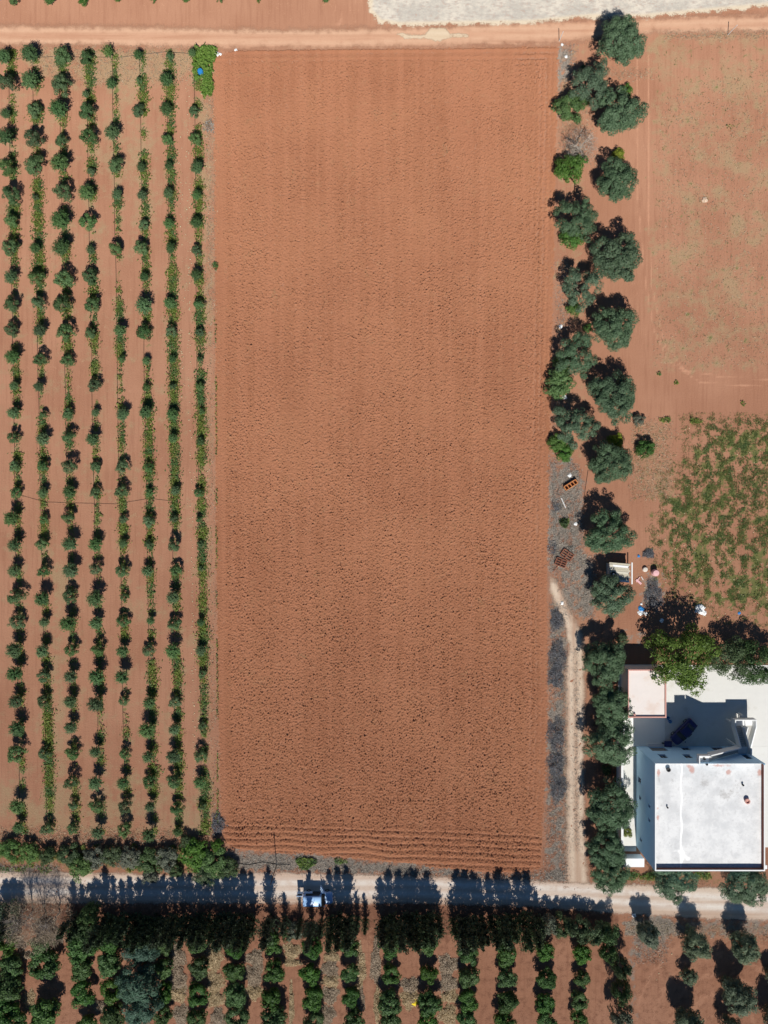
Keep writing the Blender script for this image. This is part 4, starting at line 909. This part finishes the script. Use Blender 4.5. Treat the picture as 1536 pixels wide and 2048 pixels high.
mb = MB(); wall_open(mb, ('y', HY0), HX0, HX1, 0, ZP-.01, [], .1, 1); rel(mb).build('wall', walls, house)
mb = MB(); wall_open(mb, ('x', HX1), HY0, HY1, 0, ZP-.01, [], .1, -1); rel(mb).build('wall', walls, house)
def window(mb_ax, o4, val, inward, door=False):
    a, b, c, d = o4; t = .05
    def P(u, z, dd): return (val+inward*dd, u, z) if mb_ax == 'x' else (u, val+inward*dd, z)
    fr = MB()
    for (p, q, r, s) in ((a, b, c, c+t), (a, b, d-t, d), (a, a+t, c+t, d-t), (b-t, b, c+t, d-t), ((a+b)/2-t/2, (a+b)/2+t/2, c+t, d-t)):
        x = P(p, r, .10); y = P(q, s, .15); fr.box(tuple(map(min, x, y)), tuple(map(max, x, y)))
    f = rel(fr).build('window', framem, house)
    pn = MB(); x = P(a, c, .16); y = P(b, d, .19); pn.box(tuple(map(min, x, y)), tuple(map(max, x, y))); rel(pn).build('pane', glass, f)
    sl = MB(); x = P(a-.06, c-.06, -.05); y = P(b+.06, c-.002, .05); sl.box(tuple(map(min, x, y)), tuple(map(max, x, y))); rel(sl).build('sill', white, f)
for o4 in Nops[:4]: window('y', o4, HY1, -1)
for o4 in Wops: window('x', o4, HX0, 1)
for nm, o4 in (('porch_back', Nops[4]), ('door', Nops[5])):
    m_ = MB(); m_.box((o4[0], HY1-.21, o4[2]), (o4[1], HY1-.185, o4[3])); d_ = rel(m_).build(nm, glass if nm == 'door' else plain('porch_shade', (.25, .24, .23)), house)
    if nm == 'door': rel(MB().box((o4[1]-.15, HY1-.184, 4.4), (o4[1]-.08, HY1-.12, 4.5))).build('handle', framem, d_)
rel(MB().box((gx(1293), HY1+.0, .0), (gx(1328), HY1+.45, .3))).build('porch_step', white, house)
# roof slab with stains
def roof_slab():
    n = 90; xs = np.linspace(HX0+.14, HX1-.14, n); ys = np.linspace(HY0+.14, HY1-.1, n); X, Y = np.meshgrid(xs, ys)
    k = 1/(1-ZR/H); PX = 768+X*k*SC; PY = 1024-Y*k*SC
    def gs(cx, cy, r, ry=None): return np.exp(-((PX-cx)/r)**2-((PY-cy)/(ry or r))**2)
    red = gs(1317, 1545, 4, 8)+gs(1384, 1540, 6, 8)+gs(1457, 1544, 6, 6)+gs(1519, 1545, 5, 7)+.8*gs(1316, 1635, 4, 7)+.7*gs(1316, 1616, 3, 3)+.7*gs(1440, 1531, 30, 3)+.6*gs(1376, 1532, 6, 4)+.4*gs(1525, 1640, 4, 80)
    gry = .8*gs(1318, 1560, 4, 7)+.7*gs(1450, 1590, 20, 16)+.7*gs(1410, 1565, 14, 12)+.5*gs(1345, 1560, 8, 8)+.5*gs(1480, 1570, 20, 20)+.5*gs(1322, 1610, 6, 10)
    whitish = np.exp(-((PX-1362.5-1.2*np.sin(PY/9))/2.2)**2)*.9+(.62*gs(1365, 1712, 10, 12)+.5*gs(1350, 1702, 14, 5)+.5*gs(1378, 1718, 8, 8))+.45*gs(1430, 1660, 60, 50)  # whitish ridge line and pale patches of the roof screed
    Z = ZR+.012*np.sin(X*.9)*np.cos(Y*.7)
    V = np.stack([X, Y, Z], -1).reshape(-1, 3)-np.array(hl); idx = np.arange(n*n).reshape(n, n)
    F = np.stack([idx[:-1, :-1], idx[:-1, 1:], idx[1:, 1:], idx[1:, :-1]], -1).reshape(-1, 4)
    me = mesh_np('roof', V, F); a = me.attributes.new('stain', 'FLOAT_COLOR', 'POINT')
    a.data.foreach_set('color', np.stack([red, gry, whitish, red*0+1], -1).astype(np.float32).ravel())
    me.polygons.foreach_set('use_smooth', np.ones(len(me.polygons), bool)); return link('roof', me, roof_mat(), house)
roof = roof_slab()
PX0, PX1 = gx(1354), gx(1376.5); PYN = gy(1477.5)          # slab jutting north at the stair head
t = .16
def parapet(a, b, z0=ZR-.05, z1=ZP): return rel(MB().box((*a, z0), (*b, z1))).build('parapet', white, house)
parapet((HX0+.002, HY0+.002), (HX1-.002, HY0+t)); parapet((HX0+.002, HY0+t), (HX0+t, HY1-t)); parapet((HX1-t, HY0+t), (HX1-.002, HY1-t), z1=ZP)
parapet((HX0+.002, HY1-t), (PX0, HY1-.002), z1=ZR+.22); parapet((PX1+.8, HY1-t), (HX1-.002, HY1-.002), z1=ZR+.22)
rel(MB().box((HX0+t+.003, HY0+t+.003, ZR+.02), (HX1-t-.02, HY0+t+.02, ZP-.06))).build('parapet_lining', brick, house)
rel(MB().box((HX1-t-.02, HY0+t+.021, ZR+.02), (HX1-t-.003, HY1-t, ZP-.06))).build('parapet_lining', brick, house)
rel(MB().box((PX0, HY1-.1, ZR-.2), (PX1, PYN, ZR+.02))).build('stair_head_slab', white, house)
rel(MB().box((PX0, PYN-.14, ZR+.021), (PX1-.1, PYN-.003, ZP)).box((PX0+.003, HY1-.1, ZR+.021), (PX0+.14, PYN-.141, ZP))).build('parapet', white, house)
# small things on the roof
dark = plain('dark_stain_metal', (0.04, 0.04, 0.042), .7)
for (px, py, r, h_, mt, nm) in ((1336.5, 1539, .26, .35, dark, 'vent_pipe'), (1494, 1602, .32, .4, pink, 'chimney_pot'), (1486, 1570, .12, .3, dark, 'vent_pipe'), (1409, 1518, .14, .25, dark, 'vent_pipe'), (1414, 1529, .14, .2, dark, 'vent_pipe'), (1335, 1615, .10, .3, dark, 'vent_pipe')):
    x, y = W(px, py, ZR+.2)
    rel(MB().lathe([(r*.9, 0), (r, h_*.7), (r*1.12, h_*.72), (r*1.1, h_), (r*.7, h_), (r*.65, h_*.6)], (x, y, ZR+.03), 12)).build(nm, mt, roof)
# staircase: lower flight (east) up to a landing, upper flight (west) back to the wall, last flight along the wall to the roof
st = rel(MB().box((gx(1452), gy(1444), 1.62), (gx(1495), gy(1429), 1.8))).build('staircase', white, house)
def flight(x0, x1, y0, y1, z0, z1, axis, n):
    for k in range(n):
        f0, f1 = k/n, (k+1)/n; zt = z0+(z1-z0)*f1
        if axis == 'y': a, b = sorted((y0+(y1-y0)*f0, y0+(y1-y0)*f1)); m_ = MB().box((x0, a, zt-.32), (x1, b, zt))
        else: a, b = sorted((x0+(x1-x0)*f0, x0+(x1-x0)*f1)); m_ = MB().box((a, y0, zt-.32), (b, y1, zt))
        rel(m_).build('step', grey, st)
def rail(p, q, z0, z1, th=.14, hgt=.9, low=.35):
    """sloping parapet from p (floor height z0) to q (z1)"""
    p = Vector((*p, 0)); q = Vector((*q, 0)); d = (q-p).normalized(); s = Vector((-d.y, d.x, 0))*th/2
    mb = MB(); i = 0
    mb.v = [tuple(p-s+Vector((0, 0, z0-low))), tuple(q-s+Vector((0, 0, z1-low))), tuple(q+s+Vector((0, 0, z1-low))), tuple(p+s+Vector((0, 0, z0-low))),
            tuple(p-s+Vector((0, 0, z0+hgt))), tuple(q-s+Vector((0, 0, z1+hgt))), tuple(q+s+Vector((0, 0, z1+hgt))), tuple(p+s+Vector((0, 0, z0+hgt)))]
    mb.f = [(3, 2, 1, 0), (4, 5, 6, 7), (0, 1, 5, 4), (1, 2, 6, 5), (2, 3, 7, 6), (3, 0, 4, 7)]
    rel(mb).build('stair_parapet', white, st)
xa, xb, xc, xd = gx(1452.5), gx(1470), gx(1478), gx(1495); yL = gy(1444); yN = gy(1429)
flight(xc+.1, xd-.1, gy(1490), yL, 0.0, 1.62, 'y', 9)
flight(xa+.1, xb-.1, yL, gy(1478), 1.8, 3.5, 'y', 10)
rel(MB().box((xa, gy(1491.7), 3.3), (gx(1474), gy(1478), 3.498))).build('landing', white, st)
flight(gx(1452), PX1, gy(1489), gy(1479), 3.5, ZR, 'x', 17)
rail((xa, yN-.07), (xd, yN-.07), 1.8, 1.8, low=.19)
rail((xd-.07, yN-.15), (xd-.07, yL), 1.8, 1.8, low=.19); rail((xd-.07, yL), (xd-.07, gy(1490)), 1.8, .3)
rail((xa+.07, yN-.15), (xa+.07, yL), 1.8, 1.8, low=.19); rail((xa+.07, yL), (xa+.07, gy(1477)), 1.8, 3.5)
rail((xb, yL), (xb, gy(1478)), 1.8, 3.5, .1); rail((xc, yL), (xc, gy(1490)), 1.8, .3, .1)
rail((xa, gy(1477.5)), (PX1, gy(1477.5)), 3.5, ZR-.25, .16)
rail((gx(1474)-.07, gy(1478)), (gx(1474)-.07, gy(1491)), 3.5, 3.5, low=.19)
for (px, py, ht) in ((1451, 1437, 1.6), (1451, 1477, 3.0), (1474, 1425, 1.7)):
    x, y = W(px, py); rel(MB().box((x-.1, y-.1, 0), (x+.1, y+.1, ht))).build('post', white, st)
# courtyard
def slab(name, x0, y0, x1, y1, z, mat, **k):
    o = MB().box((gx(x0), gy(y1), -.1), (gx(x1), gy(y0), z)).build(name, mat); tag(o, kind='structure'); return o
slab('courtyard', 1236, 1330, 1700, 1492, .10, conc); slab('courtyard', 1477.2, 1492.2, 1700, 1694, .10, conc); slab('side_yard', 1236, 1492.2, 1271.8, 1702, .10, conc)
def block(name, boxes, mat, lab, cat, loc):
    o = thing(name, loc, lab, cat); 
    return o
yw = thing('yard_wall', (*W(1236, 1590), 0), 'white boundary wall along the west side of the house yard', 'wall')
rel(MB().box((gx(1233), gy(1722), 0), (gx(1236.5), gy(1428), 2.15)), yw).build('wall', white, yw)
rel(MB().box((gx(1232.5), gy(1722), 2.15), (gx(1237), gy(1428), 2.23)), yw).build('coping', white, yw)
pl = thing('raised_planter', (*W(1262, 1716), 0), 'low white platform at the southwest corner of the house yard', 'platform')
rel(MB().box((gx(1237), gy(1724), 0), (gx(1281), gy(1708), 1.4)), pl).build('base', white, pl)
rel(MB().box((gx(1236.6), gy(1724.4), 1.4), (gx(1281.4), gy(1707.6), 1.48)), pl).build('coping', white, pl)
hp = thing('wall_pier', (*W(1482, 1690), 0), 'white pier at the southeast corner of the house', 'pier')
rel(MB().box((gx(1480.5), gy(1693), 0), (gx(1486), gy(1687), 6.6)), hp).build('shaft', white, hp); rel(MB().box((gx(1480), gy(1693.5), 6.6), (gx(1486.5), gy(1686.5), 6.7)), hp).build('cap', white, hp)
# outbuilding
ax0, ax1, ay1, ay0 = gx(1240.5), gx(1314), gy(1329), gy(1422)
an = thing('outbuilding', ((ax0+ax1)/2, (ay0+ay1)/2, 0), 'low flat-roofed outbuilding with pink parapet edge beside the courtyard', 'outbuilding')
rel(MB().box((ax0, ay0, 0), (ax1, ay1, 3.22)), an).build('wall', white, an)
rel(MB().box((ax0+.15, ay0+.15, 3.2), (ax1-.15, ay1-.15, 3.28)), an).build('roof', plain('pink_screed', (0.72, 0.65, 0.60), .9, var=.08, sc=1, c2=(0.66, 0.55, 0.48), sc2=.5), an)
for a, b in (((ax0-.02, ay0-.02), (ax1+.02, ay0+.15)), ((ax0-.02, ay1-.15), (ax1+.02, ay1+.02)), ((ax0-.02, ay0+.15), (ax0+.1, ay1-.15)), ((ax1-.15, ay0+.15), (ax1+.02, ay1-.15))):
    rel(MB().box((*a, 3.215), (*b, 3.52)), an).build('parapet', pink, an)
x, y = W(1269, 1429, 3.4); rel(MB().lathe([(.12, 0), (.15, .25), (.1, .3)], (x, y, 3.28), 10), an).build('vent_pipe', pink, an)
slab('concrete_pad', 1240.6, 1422.5, 1329, 1491.9, .13, plain('pale_pad', (0.78, 0.77, 0.72), .9, var=.06, sc=1))

# ------------------------------------------------------------------ vehicles
def loft(secs, n=10, pw=3.5):
    """secs: (x, half width, z0, z1) -> closed rounded body along x"""
    mb = MB()
    for x, hw, z0, z1 in secs:
        for j in range(n*2):
            th = 2*math.pi*(j+.5)/(n*2); c, s = math.cos(th), math.sin(th)
            u = math.copysign(abs(c)**(2/pw), c); v = math.copysign(abs(s)**(2/pw), s)
            mb.v.append((x, hw*u*(1-.06*max(0, v)), (z0+z1)/2+(z1-z0)/2*v))
    m = n*2
    for k in range(len(secs)-1):
        for j in range(m):
            a0 = k*m+j; a1 = k*m+(j+1) % m; mb.f.append((a0, a0+m, a1+m, a1))
    mb.f.append(tuple(range(m))); mb.f.append(tuple(reversed(range((len(secs)-1)*m, len(secs)*m))))
    return mb
tyre_m = plain('tyre_rubber', (0.02, 0.02, 0.02), .9); rim_m = plain('wheel_rim', (0.45, 0.45, 0.46), .35, .7); lamp_m = plain('lamp_glass', (0.7, 0.7, 0.7), .15, spec=.6); red_m = plain('tail_lamp', (0.4, .02, .02), .2)
def wheel(o, x, y, r=.31):
    w_ = MB()
    prof = [(r*.62, -.1), (r*.95, -.1), (r, -.06), (r, .06), (r*.95, .1), (r*.62, .1)]; n = 18; i0 = 0
    for rr, yy in prof:
        for j in range(n): th = 2*math.pi*j/n; w_.v.append((x+rr*math.cos(th), y+yy, r+rr*math.sin(th)))
    for k in range(len(prof)-1):
        for j in range(n): a0 = k*n+j; a1 = k*n+(j+1) % n; w_.f.append((a0, a1, a1+n, a0+n))
    t_ = w_.build('wheel', tyre_m, o)
    h = MB(); 
    for yy in (-.085, .085):
        i = len(h.v); h.v += [(x+r*.64*math.cos(2*math.pi*j/n), y+yy, r+r*.64*math.sin(2*math.pi*j/n)) for j in range(n)]; h.f.append(tuple(range(i, i+n)))
    h.build('rim', rim_m, t_)
def car(px, py, rz, paint, label, L=4.1, wd=1.72, hgt=1.5, van=False):
    x, y = W(px, py); o = thing('parked_van' if van else 'parked_car', (x, y, .05 if van else .1), label, 'van' if van else 'car', rz=rz)
    f = L/2; hw = wd/2
    body = loft([(-f, hw*.82, .42, .85), (-f+.12, hw*.95, .28, .98), (-f+.6, hw, .22, 1.02), (0, hw, .2, 1.0), (f-1.2, hw, .22, .98), (f-.45, hw*.96, .24, .9), (f-.12, hw*.86, .28, .78), (f, hw*.66, .36, .66)])
    body.build('body', paint, o, smooth=True)
    if van: cab = [(-f+.02, hw*.84, .9, hgt*.92), (-f+.12, hw*.86, .9, hgt), (-f+.8, hw*.88, .9, hgt+.03), (.30, hw*.86, .9, hgt), (.52, hw*.84, .9, hgt-.08)]
    else: cab = [(-f+.55, hw*.72, .9, 1.02), (-f+1.15, hw*.78, .9, hgt-.06), (-f+1.5, hw*.79, .9, hgt), (.12, hw*.79, .9, hgt), (.35, hw*.78, .9, hgt-.07)]
    loft(cab).build('roof', paint, o, smooth=True)
    # windscreen, rear and side glass
    xs = cab[-1][0]; zt = hgt-.12
    gl = MB(); gl.quadpts([(xs+.02, -hw*.74, zt), (xs+.02, hw*.74, zt), (f-1.05, hw*.86, 1.0), (f-1.05, -hw*.86, 1.0)]); gl.quadpts([(xs, -hw*.74, zt), (f-1.05, -hw*.86, .99), (xs, -hw*.86, .99)]); gl.quadpts([(xs, hw*.74, zt), (xs, hw*.86, .99), (f-1.05, hw*.86, .99)])
    gl.build('windscreen', glass, o)
    for s in (-1, 1):
        g2 = MB(); yy = s*(hw*.9); g2.box((cab[1][0]+.25, min(yy, yy-s*.02), 1.02), (xs-.25, max(yy, yy-s*.02), hgt-.2)); g2.build('side_window', glass, o)
        MB().lathe([(.06, 0), (.09, .03), (.09, .09), (.05, .12)], (f-1.15, s*(hw+.1), .98), 8).build('mirror', paint, o)
        MB().box((f-.2, s*hw*.62-.13, .55), (f-.06, s*hw*.62+.13, .7)).build('headlight', lamp_m, o)
        MB().box((-f-.01, s*hw*.72-.08, .62), (-f+.12, s*hw*.72+.08, .85)).build('tail_light', red_m, o)
        for xx in (-f+.75, f-.8): wheel(o, xx, s*(hw-.1))
    if not van:
        rg = MB(); rg.quadpts([(-f+.62, -hw*.66, 1.05), (-f+1.14, -hw*.7, hgt-.05), (-f+1.14, hw*.7, hgt-.05), (-f+.62, hw*.66, 1.05)]); rg.v = [(a-.03, b, c+.03) for a, b, c in rg.v]; rg.build('rear_window', glass, o)
    return o, f, hw
vanp = plain('white_van_shade_tinted', (0.34, 0.54, 0.82), .3, var=.03, spec=.5); bluep = plain('dark_blue_paint', (0.012, 0.016, 0.11), .3, var=.05, spec=.5)  # the van is white; the blue of the shade is put into its paint
van, f, hw = car(637, 1791, 0, vanp, 'white van coloured shade-blue on the gravel road in the cypress shade with doors open', 4.1, 1.8, 1.78, True)
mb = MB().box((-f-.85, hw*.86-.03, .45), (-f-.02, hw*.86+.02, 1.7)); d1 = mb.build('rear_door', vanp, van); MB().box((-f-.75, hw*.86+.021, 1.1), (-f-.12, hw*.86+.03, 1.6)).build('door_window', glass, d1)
a = math.radians(58); hx, hy = f-1.15, hw*.95
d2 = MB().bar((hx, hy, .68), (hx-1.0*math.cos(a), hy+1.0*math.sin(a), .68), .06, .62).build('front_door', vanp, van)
d2f = MB(); e0 = Vector((hx, hy, 1.0)); e1 = Vector((hx-1.0*math.cos(a), hy+1.0*math.sin(a), 1.0)); d2f.bar(e0, (e0.x-.35*math.cos(a), e0.y+.35*math.sin(a), 1.5), .05); d2f.bar((e0.x-.35*math.cos(a), e0.y+.35*math.sin(a), 1.5), (e1.x, e1.y, 1.5), .05); d2f.bar((e1.x, e1.y, 1.5), e1, .05)
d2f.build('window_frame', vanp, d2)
MB().box((-.75, hw*.90, .45), (.35, hw*.90+.08, 1.5)).build('doorway_shade_panel', glass, van)  # dark panel put in for the shade inside the open side door
car(1363, 1461, math.radians(225), bluep, 'dark blue car parked in the shaded courtyard', 4.0, 1.7, 1.46)

# ------------------------------------------------------------------ small things
wood = plain('weathered_wood', (0.52, 0.47, 0.36), .9, var=.3, sc=5); rust = plain('rusty_steel', (0.26, 0.10, 0.06), .85, var=.4, sc=7); orange = plain('orange_clay', (0.56, 0.21, 0.07), .85, var=.2, sc=5)
whitep = plain('white_plastic', (0.82, 0.82, 0.80), .5, var=.05); bluepl = plain('blue_plastic', (0.03, 0.22, 0.52), .45, var=.1); pinkpl = plain('pink_plastic', (0.72, 0.42, 0.42), .5, var=.1); metalw = plain('galvanised_post', (0.66, 0.64, 0.60), .5, var=.1)
def post(px, py, h, lab, tilt=(0, 0), m=metalw, r=.05, cat='post', name='field_post'):
    x, y = W(px, py); o = thing(name, (x, y, 0), lab, cat)
    MB().tube([(0, 0, -.2), (tilt[0]*h*.5, tilt[1]*h*.5, h*.5), (tilt[0]*h, tilt[1]*h, h)], [r, r, r*.9], 7).build('shaft', m, o)
    MB().lathe([(r*1.2, 0), (r*1.2, .05), (r*.4, .09)], (tilt[0]*h, tilt[1]*h, h-.02), 8).build('cap', m, o)
post(1118, 83, 2.1, 'white leaning post at the top corner of the ploughed field', (.04, .02)); post(1455, 70, 2.3, 'white leaning post beside the track near the right edge', (.12, -.04))
post(553, 1730, 5.6, 'slim dark pole on the verge between the field and gravel road', (0, 0), plain('dark_wood_pole', (0.07, 0.05, 0.04), .9), .06, 'pole', 'pole')
# orange crates
def frame_crate(px, py, rz, Lx, Ly, hz, cells, mat, lab, name, cat, w_=.09):
    x, y = W(px, py); o = thing(name, (x, y, 0), lab, cat, rz=rz)
    for s in (-1, 1):
        MB().box((-Lx/2, s*Ly/2-w_/2, .04), (Lx/2, s*Ly/2+w_/2, hz)).build('side_rail', mat, o)
    for k in range(cells+1):
        xx = -Lx/2+Lx*k/cells; MB().box((xx-w_/2, -Ly/2+w_/2, .05), (xx+w_/2, Ly/2-w_/2, hz*.97)).build('cross_bar', mat, o)
    return o
frame_crate(1140, 970, math.radians(32), 1.9, .62, .62, 4, orange, 'row of orange cells, open crate rack on the ash-grey verge', 'crate_rack', 'crate rack')
for (px, py, lx, ly, cells, lab) in ((1133, 1110, 1.6, 1.05, 3, 'rusty slatted frame, upper half of a harrow by the field edge'), (1121, 1125, 1.5, 1.0, 3, 'rusty slatted frame, lower half of a harrow by the field edge')):
    o = frame_crate(px, py, math.radians(55 if py < 1115 else 68), ly, lx, .32, cells, rust, lab, 'harrow_frame', 'harrow', .11)
    MB().box((-ly/2, -.05, .325), (ly/2, .05, .38)).build('brace', rust, o)
def lie(name, a, b, w_, h_, mat, lab, cat):
    tag(MB().bar((*W(*a), h_/2+.06), (*W(*b), h_/2+.07), w_, h_).build(name, mat), lab, cat)
lie('batten', (1122, 996), (1131, 1016), .12, .1, metalw, 'pale batten lying on the ash-grey verge', 'batten')
lie('batten', (1106, 1143), (1115, 1132), .08, .06, rust, 'thin rusty bar lying below the rusty harrow', 'bar')
lie('plank', (1272, 1159), (1282, 1168), .28, .08, pinkpl, 'pinkish plank lying beside the shed', 'plank'); lie('plank', (1272, 1164), (1279, 1154), .12, .08, pinkpl, 'narrow pinkish board leaning by the shed corner', 'board'); lie('plank', (1282, 1153), (1286, 1160), .1, .06, metalw, 'short pale slat on the soil near the pale drum', 'slat')
# sheet-roofed shed
sx, sy = W(1241, 1146, 1.6); sh = thing('shed', (sx, sy, 0), 'low shed roofed with weathered sheets and a tyre, between two olives', 'shed')
for px, py in ((1220, 1128), (1258, 1128), (1220, 1164), (1258, 1164)):
    x, y = W(px, py, 1.6); MB().box((x-sx-.06, y-sy-.06, 0), (x-sx+.06, y-sy+.06, 1.55)).build('post', wood, sh)
MB().box((-1.5, -1.25, .1), (1.2, 1.25, 1.5)).build('wall', grey, sh)
for k in range(9):
    yy = 1.28-k*.29; x0 = -1.55+.1*((k*7) % 3); x1 = 1.35-.15*((k*5) % 3)
    m_ = MB().bar((x0, yy+.07, 1.62+.012*(k % 3)), (x1, yy-.16, 1.63+.012*((k+1) % 3)), .27, .035); m_.build('roof_sheet', [wood, whitep, wood, wood, plain('pale_sheet', (.62, .58, .47), .9), wood, wood, wood, whitep][k], sh)
MB().box((-1.55, .45, 1.68), (-1.05, 1.2, 1.72)).build('roof_board', plain('pale_board', (.66, .60, .48), .9), sh); MB().box((1.52, -1.55, 1.5), (1.68, 1.45, 1.62)).build('beam', whitep, sh)
tx, ty = W(1227, 1148, 1.75); tyre = thing('tyre', (tx, ty, 1.70), 'small black tyre lying on the shed roof', 'tyre')
pr = [(.16, 0), (.30, 0), (.35, .05), (.35, .12), (.30, .17), (.16, .17), (.16, 0)]
m_ = MB(); n = 16
for r_, z_ in pr:
    for j in range(n): m_.v.append((r_*math.cos(2*math.pi*j/n), r_*math.sin(2*math.pi*j/n), z_))
for k in range(6):
    for j in range(n): m_.f.append((k*n+j, k*n+(j+1) % n, (k+1)*n+(j+1) % n, (k+1)*n+j))
m_.build('tread', tyre_m, tyre); MB().lathe([(.158, .02), (.158, .1)], (0, 0, 0), 14).build('hub', whitep, tyre)
def barrel(px, py, r, h, mat, lab, name='barrel', cat='barrel'):
    x, y = W(px, py, h); o = thing(name, (x, y, 0), lab, cat)
    MB().lathe([(r*.9, 0), (r, h*.12), (r*1.0, h*.32), (r*1.05, h*.35), (r, h*.38), (r, h*.65), (r*1.05, h*.68), (r, h*.71), (r*.97, h*.95), (r*.9, h)], (0, 0, 0), 18).build('body', mat, o, smooth=False)
    MB().lathe([(r*.84, h+.001), (r*.84, h+.04), (r*.5, h+.05), (r*.2, h+.07)], (0, 0, 0), 16).build('lid', mat, o)
barrel(1312.5, 1146, .46, .95, pinkpl, 'pink round drum on grey soil south of the grass patch'); barrel(1291, 1139, .34, .35, plain('dusty_plastic', (.66, .60, .52)), 'low pale drum left of the pink drum', 'drum', 'drum')
def rag(px, py, r, mat, lab, name='rubbish_bag', cat='bag', seed=0):
    x, y = W(px, py); g = np.random.default_rng(seed+900); n, k = 14, 5; m_ = MB(); 
    for i in range(k):
        th = i/(k-1)*math.pi/2
        for j in range(n):
            a_ = 2*math.pi*j/n; q = r*math.cos(th)*g.uniform(.6, 1.25); m_.v.append((q*math.cos(a_), q*math.sin(a_), r*.55*math.sin(th)*g.uniform(.6, 1.1)+.03))
    for i in range(k-1):
        for j in range(n): m_.f.append((i*n+j, i*n+(j+1) % n, (i+1)*n+(j+1) % n, (i+1)*n+j))
    m_.f.append(tuple((k-1)*n+j for j in range(n)))
    tag(m_.build(name, mat, None, (x, y, .03)), lab, cat)
for i, (px, py, r, mt, lab) in enumerate(((1139, 951, .3, whitep, 'white rag on the verge above the orange crate rack'), (1151, 1048, .28, whitep, 'white stone-like rag east of the small green verge bush'), (1400, 1219, .75, whitep, 'large white plastic bag at the lower edge of the grass patch'), (1408, 1226, .35, whitep, 'small white scrap right of the large white bag'),
  (1281, 1226, .4, whitep, 'white bag by the rubbish beside the grey brush heap'), (1291, 1227, .25, whitep, 'smaller white bag next to the white one by the brush heap'), (1282, 1218, .4, bluepl, 'blue crumpled sheet above the white bags by the brush heap'), (1282, 1208, .18, whitep, 'tiny white scrap above the blue sheet'), (1323, 1241, .3, whitep, 'white bag in the shade of the big leafy tree'),
  (1277, 1112, .2, bluepl, 'small blue scrap by the olive north of the shed'), (434, 108, .35, whitep, 'white rubbish at the top-left corner of the field'), (441, 109, .22, whitep, 'second white scrap right of rubbish at the field corner'), (472, 101, .22, whitep, 'pale stone at the field edge near the track'), (1121, 653, .3, whitep, 'white rag on the field edge beside an inner olive'),
  (1129, 795, .35, whitep, 'pale stone south of the bright thicket'), (1124, 1206, .25, whitep, 'pale bag on the bend of the farm path'), (1478, 1226, .2, bluepl, 'blue scrap on red soil right of the white bag'), (829, 2004, .5, plain('yellow_plastic', (.80, .62, .02), .5), 'bright yellow bag on a straw heap between citrus rows'), (652, 1997, .2, bluepl, 'tiny blue scrap on the grey heap between citrus rows'),
  (1124, 90, .2, whitep, 'pale stone at the foot of the leaning post'), (1132, 114, .22, whitep, 'white stone left of the first big olive'), (1409, 400, .4, plain('pale_clod', (.62, .46, .33)), 'pale clod in the middle of the right-hand field'), (1268, 1830, .3, whitep, 'white rag at the roadside by the corner olive'))):
    rag(px, py, r, mt, lab, seed=i, name='rubbish_bag' if 'bag' in lab else 'stone' if 'stone' in lab or 'clod' in lab else 'rag', cat='bag' if 'bag' in lab else 'stone' if 'stone' in lab or 'clod' in lab else 'rag')
barrel(400, 141, .38, .8, bluepl, 'bright blue plastic barrel in the lush weeds at the orchard corner')
for px, py, lab in ((1336, 1436, 'light blue bucket at the outbuilding corner in the shade'), (1340, 1443, 'second blue bucket beside the outbuilding corner')):
    x, y = W(px, py, .4); o = thing('bucket', (x, y, .1), lab, 'bucket'); MB().lathe([(.17, 0), (.24, .36), (.25, .37), (.21, .34), (.15, .04)], (0, 0, 0), 14).build('body', bluepl, o); MB().tube([(-.24, 0, .36), (-.15, 0, .5), (.15, 0, .5), (.24, 0, .36)], .012, 5).build('handle', metalw, o)
x, y = W(1333, 1485); o = thing('wheelbarrow', (x, y, .1), 'dark wheelbarrow against the shaded house wall', 'wheelbarrow')
MB().box((-.45, -.3, .3), (.4, .3, .55), -.1).build('tray', bluep, o); MB().bar((.35, -.22, .3), (1.0, -.26, .5), .04).build('handle', rust, o); MB().bar((.35, .22, .3), (1.0, .26, .5), .04).build('handle', rust, o); MB().tube([(-.6, -.05, .18), (-.6, .05, .18)], .18, 14).build('wheel', tyre_m, o)
